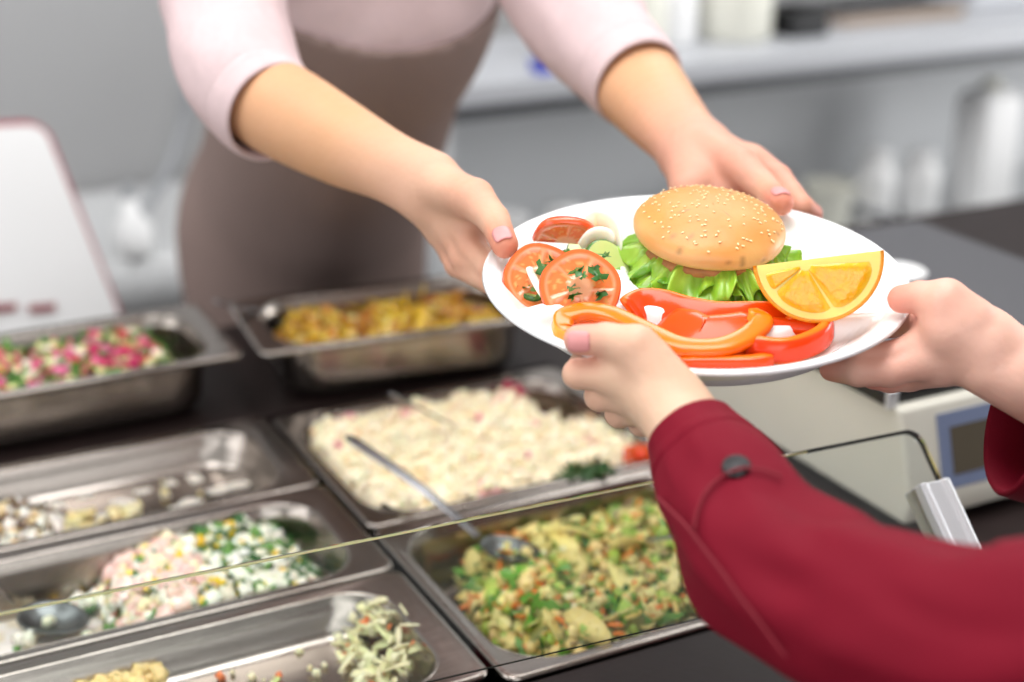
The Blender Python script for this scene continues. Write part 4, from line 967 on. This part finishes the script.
v,f_=mesh_sdf(lambda p: np.maximum(smin(ell(p,hdc+[0,-.012,.02],I3,(.088,.102,.118)),ell(p,hdc+[0,-.06,-.10],I3,(.075,.05,.12)),.03),-ell(p,hdc+[0,.075,-.045],I3,(.066,.085,.105))),hdc-.28,hdc+.2,.006); np_mesh('hair',[(v,f_)],M['hair'],cus)
for s in (-1,1):
    q=MB(); e=hdc+[s*.030,.080,.012]; q.loft([[e+np.array([r*math.cos(a),-z,r*math.sin(a)*.6]) for a in np.linspace(0,6.28,20,endpoint=False)] for r,z in ((.012,.004),(.010,-.003),(.0055,-.0055))],cap1=True); q.build('eye',M['eye'],cus)
def jac(p):
    f=ell(p,chc,I3,(.178,.125,.215)); f=smin(f,ell(p,plc+[0,0,-.03],I3,(.185,.135,.15)),.08)
    for sh in (shLc,shRc): f=smin(f,cone(p,chc+[0,0,.09],sh,.07,.062),.05)
    return np.maximum(f,-cone(p,chc+[0,0,.2],hdc,.06,.07))
parts=[mesh_sdf(jac,(.7,-.3,-.3),(1.4,.3,.62),.009)]
slA=[(W(690,431,.882),.0265),(W(702,452,.874),.0305),(W(728,498,.852),.0380),(W(772,556,.825),.0435),(W(838,606,.795),.0445),(W(918,624,.765),.0435),(eL,.0470),(.5*eL+.5*shLc+[.02,0,0],.056),(shLc,.062)]
slB=[(W(1016,423,.972),.0450),(W(1050,430,.98),.0465),(W(1120,434,1.0),.048),(.5*W(1140,436,1.02)+.5*eR,.0520),(eR,.056),(.5*eR+.5*shRc,.058),(shRc,.062)]
NSL=180
parts.append(sleeve(slA,seed=2,ridge=.0055,cuff_t=.003,nA=NSL,n=26,seams=(4.35,))); parts.append(sleeve(slB,seed=5,ridge=.003,nA=120,n=20))
np_mesh('jacket',parts,M['jacket'],cus)
# cuff button
bp=W(738,457,.800)
slv=parts[1][0][4*NSL:]; dr_=ray(738,457); q_=slv-CAM; t_=q_@dr_; off=np.linalg.norm(q_-t_[:,None]*dr_,axis=1); cand=np.where(off<.006)[0]
ix=cand[np.argmin(t_[cand])]; ring=slv[(ix//NSL)*NSL:(ix//NSL)*NSL+NSL]; n0=unit(slv[ix]-ring.mean(0)); bpos=slv[ix]; tq=Vector(n0).to_track_quat('Z','Y').to_matrix()
q=MB(); q.loft([[Vector(bpos)+tq@Vector((r*math.cos(a),r*math.sin(a),z)) for a in np.linspace(0,6.283,28,endpoint=False)] for r,z in ((.0068,-.002),(.0078,.0004),(.0076,.0016),(.0064,.0022),(.0054,.0016),(.0005,.0014))],cap1=True)
q.build('cuff_button',M['button'],cus)
def onslv(px,py):
    d=ray(px,py); q_=slv-CAM; t=q_@d; off=np.linalg.norm(q_-t[:,None]*d,axis=1); c=np.where(off<.005)[0]; return CAM+d*t[c].min() if len(c) else None
for path in ([(657,497),(670,510),(685,525),(705,550),(722,572),(740,597),(758,620),(775,643),(786,657)],[(694,530),(697,512),(704,495),(714,482),(728,473),(746,468),(764,470),(782,476)]):
    pp=[p for p in (onslv(*k) for k in path) if p is not None]
    if len(pp)>3: q=MB(); q.tube(spline(pp,6),.0009,n=8); q.build('seam',M['thread'],cus)
np_mesh('trousers',[mesh_sdf(lambda p: np.minimum(cone(p,plc+[-.085,0,-.08],np.array([plc[0]-.085,plc[1],-.82]),.1,.06),cone(p,plc+[.085,0,-.08],np.array([plc[0]+.085,plc[1],-.82]),.1,.06)),(.7,-.3,-.9),(1.4,.2,.05),.012)],M['trouser'],cus)

# ================================================================== BACKGROUND
def bg(name,label,cat,loc,group=None):
    o=empty(name,loc,label,cat,group); o['_off']=1; return o
# steel work table with under shelf
YF=2.40
tx0=G(560,80,0); wt=bg('work_table','long pale steel work table with an under shelf behind the server','table',(1.4,YF,-.9))
zt=.092; zu=-.335
q=MB(); q.box((1.06,YF,zt-.04),(4.6,2.84,zt)); q.build('table_top',M['greyshelf'],wt,smooth=False,bevel=.004)
q=MB(); q.box((1.08,YF+.03,zt-.07),(4.55,YF+.05,zt-.04)); q.build('apron_rail',M['panel_dark'],wt,smooth=False)
q=MB(); q.box((1.08,YF+.02,zu-.035),(4.55,2.82,zu)); q.build('under_shelf',M['undershelf'],wt,smooth=False,bevel=.003)
q=MB(); q.box((1.08,2.80,zu),(4.55,2.82,zt-.04)); q.build('back_panel',M['undershelf'],wt,smooth=False)
for lx,ly in ((1.1,YF+.05),(4.5,YF+.05),(1.1,2.77),(4.5,2.77)):
    q=MB(); q.box((lx-.02,ly-.02,-.9),(lx+.02,ly+.02,zt-.04)); q.build('leg',M['undershelf'],wt,smooth=False)
def at(px,py,Y): d=ray(px,py); return CAM+d*(Y/d[1])
def onlev(px,Y,z):   # x for a pixel column at depth Y level z
    best=None
    for x in np.linspace(.2,4.8,900):
        v=np.array([x,Y,z])-CAM; u=CX+F*(v@RT)/(v@FW)
        if best is None or abs(u-px)<best[0]: best=(abs(u-px),x)
    return best[1]
def jar(px,Y,z,r,h,m,label,cat,name='jar',group='white jars on the under shelf',lid=None,shape='jar'):
    x=onlev(px,Y,z); o=bg(name,label,cat,(x,Y,z),group); q=MB()
    prof=[(r*.9,0),(r,.01),(r,h*.72),(r*.93,h*.84),(r*.66,h*.90),(r*.66,h)] if shape=='jar' else [(r*.72,0),(r*.78,.01),(r,h*.96),(r*1.04,h)]
    q.loft([[(x+a_*math.cos(a),Y+a_*math.sin(a),z+z_) for a in np.linspace(0,6.283,32,endpoint=False)] for a_,z_ in prof],cap0=True,cap1=(shape=='jar')); b=q.build('body',m,o)
    if shape!='jar': s=b.modifiers.new('s','SOLIDIFY'); s.thickness=.002
    if lid:
        q=MB(); q.loft([[(x+a_*math.cos(a),Y+a_*math.sin(a),z+z_) for a in np.linspace(0,6.283,32,endpoint=False)] for a_,z_ in ((r*.72,h*.99),(r*.74,h*1.0),(r*.74,h*1.1),(r*.68,h*1.13))],cap0=True,cap1=True); q.build('lid',lid,o)
Yj=YF+.16
jl='white jars on the under shelf'
for px,r,h,m,lab,cat,sh in ((505,.05,.13,'white','wide white bowl on the under shelf beside the apron','bowl','bowl'),
   (562,.048,.12,'white','white mug shaped jar left of the server\'s reaching arm on the shelf','jar','jar'),
   (622,.05,.11,'white','white bowl on the under shelf just beyond the reaching wrist','bowl','bowl'),
   (826,.055,.10,'cream','low cream pot on the under shelf, leftmost beyond the reaching fingers','pot','bowl'),
   (872,.045,.14,'white','white jar standing between cream pot and slim jar on the under shelf','jar','jar'),
   (917,.044,.125,'white','white jar closest to the tall white canister','jar','jar')):
    jar(px,Yj,zu,r,h,M[m],lab,cat,name='bowl' if sh=='bowl' else 'jar',shape=sh,lid=M['white'] if sh=='jar' else None,group=None)
x=onlev(972,Yj+.02,zu); o=bg('canister','tall white canister standing at the right of the under shelf','canister',(x,Yj,zu)); q=MB(); L=[]
for i,zz,z2 in ((.0,0,0),(.0,.002,0),(0,.24,0),(.006,.262,0),(.03,.27,0)): L.append(rrect(x-.065+i,Yj-.05+i,x+.065-i,Yj+.05-i,.025,zu+zz))
q.loft(L,cap0=True,cap1=True); q.build('body',M['white'],o); q=MB(); q.tube([(x,Yj,zu+.268),(x,Yj,zu+.29)],.022,n=20); q.build('cap',M['cream'],o)
# things on top of the table
Yt=YF+.2
for px,r,h,m,lab,name,cat in ((560,.04,.16,'cream','pale jar on the work table beside the pink sleeve','jar','jar'),
   (640,.05,.14,'cream','cream coloured tub on the work table right of the dark storage jar','tub','tub'),(672,.045,.13,'white','white tub on the work table left of the tall pot','tub','tub'),(735,.075,.15,'cream','large pale cooking pot on the work table at the top of the view','cooking_pot','pot')):
    jar(px,Yt,zt,r,h,M[m],lab,cat,name=name,shape='jar',lid=M['white'],group=None)
def bgbox(name,label,cat,px,Y,z,w,d,h,m,sub=None):
    x=onlev(px,Y,z); o=bg(name,label,cat,(x,Y,z)); q=MB(); q.box((x-w/2,Y-d/2,z),(x+w/2,Y+d/2,z+h)); q.build('body',m,o,smooth=False,bevel=min(w,h,d)*.12)
    q=MB(); q.box((x-w/2-.003,Y-d/2-.003,z+h*.86),(x+w/2+.003,Y+d/2+.003,z+h)); q.build('lid',sub or m,o,smooth=False,bevel=.002)
bgbox('container','black food container on the work table at the top right','container',795,Yt-.02,zt,.10,.1,.055,M['black'])
bgbox('storage_box','dark storage jar beside the pink sleeve on the table','box',612,Yt+.06,zt,.05,.06,.14,mat('olive_dark',(92,92,70),.5))
bgbox('tray','flat brown tray lying on the work table at the top right','tray',880,Yt+.08,zt,.34,.16,.028,mat('tray_brown',(150,128,108),.5),M['greyshelf'])
bgbox('food_box','wide grey food box on the table at the upper right edge','box',985,Yt+.15,zt,.26,.18,.07,M['greyshelf'])
bgbox('pen_box','small blue plastic box behind the pink sleeve','box',552,YF+.05,zt,.07,.04,.022,M['blue'])
# dark stove surface behind the scale
st=bg('stove','dark grey stove with flat black top behind the scale','stove',(2.0,1.80,-.9))
q=MB(); q.box((1.60,1.72,-.9),(3.4,2.24,-.25)); q.build('housing',M['panel_dark'],st,smooth=False,bevel=.006)
q=MB(); q.box((1.58,1.70,-.25),(3.42,2.25,-.235)); q.build('cooktop',M['stove'],st,smooth=False,bevel=.004)
pn_o=bg('frying_pan','dark frying pan with long handle on the stove','pan',at(985,245,1.95))
c=at(1010,252,1.98); c[2]=-.235
q=MB(); q.loft([[(c[0]+r*math.cos(a),c[1]+r*math.sin(a),c[2]+z) for a in np.linspace(0,6.283,40,endpoint=False)] for r,z in ((.09,.001),(.115,.035),(.112,.035),(.087,.004),(.001,.004))],cap0=True); q.build('pan_body',M['black'],pn_o)
hp=c+np.array([-.09,.06,.034]); q=MB(); q.tube(spline([c+np.array([-.085,.07,.03]),c+np.array([-.15,.13,.055]),c+np.array([-.21,.20,.075])],6),.011,n=12,sx=1.2,sy=.7); q.build('handle',M['panel_dark'],pn_o)
# white saucer just behind plate
p=G(893,277,.1245); p=np.array([G(896,281,.126)[0],G(896,281,.126)[1],.1245]); o=bg('saucer','small white saucer on the scale just behind the plate rim','saucer',p)
q=MB(); q.loft([[(p[0]+r*math.cos(a),p[1]+r*math.sin(a),p[2]+z) for a in np.linspace(0,6.283,40,endpoint=False)] for r,z in ((.018,.0005),(.022,.005),(.030,.012),(.029,.013),(.02,.006),(.001,.005))],cap0=True); q.build('dish',M['plate'],o)
# white board with red edge at left
def board():
    Y=2.0; c=[at(-40,128,Y),at(47,126,Y),at(124,322,Y),at(124,322,Y)]
    tl=at(-80,132,Y+.1); tr=at(42,126,Y+.1); br=at(122,325,Y-.02); bl=at(-80,345,Y-.02)
    o=bg('menu_board','large white board with red edge leaning behind the beet salad pan','board',(br+bl)/2)
    n_=unit(np.cross(tr-tl,bl-tl)); n_=n_ if n_[1]<0 else -n_
    def corner(a,b,c,r,k=6):  # rounded corner at b
        u=unit(a-b);v=unit(c-b); return [b+u*r*(1-math.sin(t))+v*r*(1-math.cos(t)) for t in np.linspace(0,math.pi/2,k)]
    def outline(off):
        cen=(tl+tr+br+bl)/4; P=[p+(p-cen)/np.linalg.norm(p-cen)*off for p in (tl,tr,br,bl)]
        o_=[]
        for i in range(4): o_+=corner(P[i-1],P[i],P[(i+1)%4],.02+max(0,off))
        return o_
    a=outline(0); b=outline(.009)
    q=MB(); n=len(a); q.add([p+n_*.008 for p in a]+[p-n_*.004 for p in a],[tuple(range(n)),tuple(reversed(range(n,2*n)))]+[(i,(i+1)%n,(i+1)%n+n,i+n) for i in range(n)]); q.build('panel',M['board'],o,smooth=False)
    q=MB(); q.loft([[p+n_*.007 for p in a],[p+n_*.007 for p in b],[p-n_*.006 for p in b],[p-n_*.006 for p in a]]); q.build('red_edge',M['redtrim'],o,smooth=False)
    for px in (3,42):
        d=ray(px,308); m_=CAM+d*(((tl+n_*.009-CAM)@n_)/(d@n_)); u=unit(br-bl); v=unit(tl-bl)
        q=MB(); vs=[m_+u*i+v*j+n_*k for k in (-.001,.003) for i,j in ((-.017,-.005),(.017,-.005),(.017,.005),(-.017,.005))]
        q.add(vs,[(3,2,1,0),(4,5,6,7)]+[(i,(i+1)%4,(i+1)%4+4,i+4) for i in range(4)]); q.build('red_mark',M['marks'],o,smooth=False)
    q=MB(); f0=(bl+br)/2
    foot=bg('wall_bench','white bench under the menu board at the back left','bench',(f0[0],Y+.3,-.9))
    lv=min(bl[2],br[2])-.012
    q.box((-1.6,Y-.1,lv-.04),(.40,Y+.9,lv)); q.build('bench_top',M['wall'],foot,smooth=False,bevel=.004)
    q=MB(); q.box((-1.58,Y-.06,-.9),(.37,Y+.86,lv-.04)); q.build('bench_body',M['wall'],foot,smooth=False)
board()
# sink corner with hose and bottle
sk=bg('wash_basin','white wash basin by the grey wall left of the apron','basin',(.8,2.75,-.9))
p=at(150,255,2.6); z0=p[2]
q=MB(); L=[rrect(.45,2.6,1.0,3.08,.04,z0-.12),rrect(.45,2.6,1.0,3.08,.04,z0),rrect(.48,2.63,.97,3.05,.04,z0),rrect(.52,2.67,.93,3.0,.06,z0-.10)]; M['basin']=mat('basin_grey',(196,197,198),.5); q.loft(L,cap0=True,cap1=True); q.build('bowl',M['basin'],sk)
q=MB(); q.box((.66,2.8,-.9),(.84,2.98,z0-.12)); q.build('pedestal',M['basin'],sk,smooth=False,bevel=.02)
p=at(122,247,2.72); x=p[0]; o=bg('soap_bottle','white soap bottle standing on the wash basin edge','bottle',(x,2.62,z0)); q=MB(); q.loft([[(x+r*math.cos(a),2.625+r*math.sin(a),z0+z) for a in np.linspace(0,6.28,24,endpoint=False)] for r,z in ((.034,0),(.036,.01),(.036,.05),(.016,.075),(.014,.10))],cap0=True,cap1=True); q.build('body',M['white'],o); q=MB(); q.tube([(x,2.625,z0+.10),(x,2.625,z0+.125)],.012); q.build('pump',M['hose'],o)
q=MB(); q.tube(spline([at(188,60,3.0),at(184,120,3.0),at(170,165,2.95),at(150,200,2.9),at(138,218,2.85),at(137,232,2.8)],8),.011,n=12); tag(q.build('water_hose',M['hose']),'grey water hose curving down the grey wall beside the apron','hose')

# ================================================================== LIGHT
def area(name,loc,size,power,rot_=(0,0,0),col=(1,1,1),sy=None):
    l=bpy.data.lights.new(name,'AREA'); l.energy=power; l.color=col; l.shape='RECTANGLE'; l.size=size; l.size_y=sy or size
    o=bpy.data.objects.new(name,l); COL.objects.link(o); o.location=loc; o.rotation_euler=rot_; return o
area('ceiling_lamp_a',(.4,.9,1.88),1.6,34,sy=1.0)
area('ceiling_lamp_b',(1.8,2.2,1.88),1.4,20,sy=.8)
area('ceiling_lamp_c',(-.9,2.0,1.88),1.2,14,sy=.8)
area('front_fill_light',(-.6,-2.3,.9),3.2,50,(math.radians(80),0,math.radians(-12)),(.98,.99,1),sy=1.8)  # soft fill added behind the camera; the front wall has no opening
area('right_fill_light',(4.9,.9,.5),2.4,110,(math.radians(88),0,math.radians(75)),(1,1,1),sy=1.6)  # added to brighten the under shelf from the right; no window there
area('left_area_light',(-2.3,.9,.8),2.6,30,(math.radians(85),0,math.radians(-90)),(1,1,1),sy=1.6)  # broad area light just inside the plain left wall
w=bpy.data.worlds.new('w'); S.world=w; w.use_nodes=True; w.node_tree.nodes['Background'].inputs[0].default_value=(.9,.95,1,1); w.node_tree.nodes['Background'].inputs[1].default_value=.6
# ================================================================== CAMERA
cd_=bpy.data.cameras.new('camera'); cam=bpy.data.objects.new('camera',cd_); COL.objects.link(cam); S.camera=cam
cd_.sensor_width=36; cd_.lens=F/1024*36; cam.location=CAM
cam.matrix_world=Matrix([[RT[i],UP[i],-FW[i],CAM[i]] for i in range(3)]+[[0,0,0,1]])
cd_.clip_start=.02; cd_.dof.use_dof=True; cd_.dof.focus_distance=.99; cd_.dof.aperture_fstop=2.8
vs_=S.view_settings; vs_.view_transform='Standard'; vs_.look='None'; vs_.gamma=1; vs_.exposure=.1; vs_.use_curve_mapping=False
for o in bpy.data.objects:
    if '_off' in o: del o['_off']
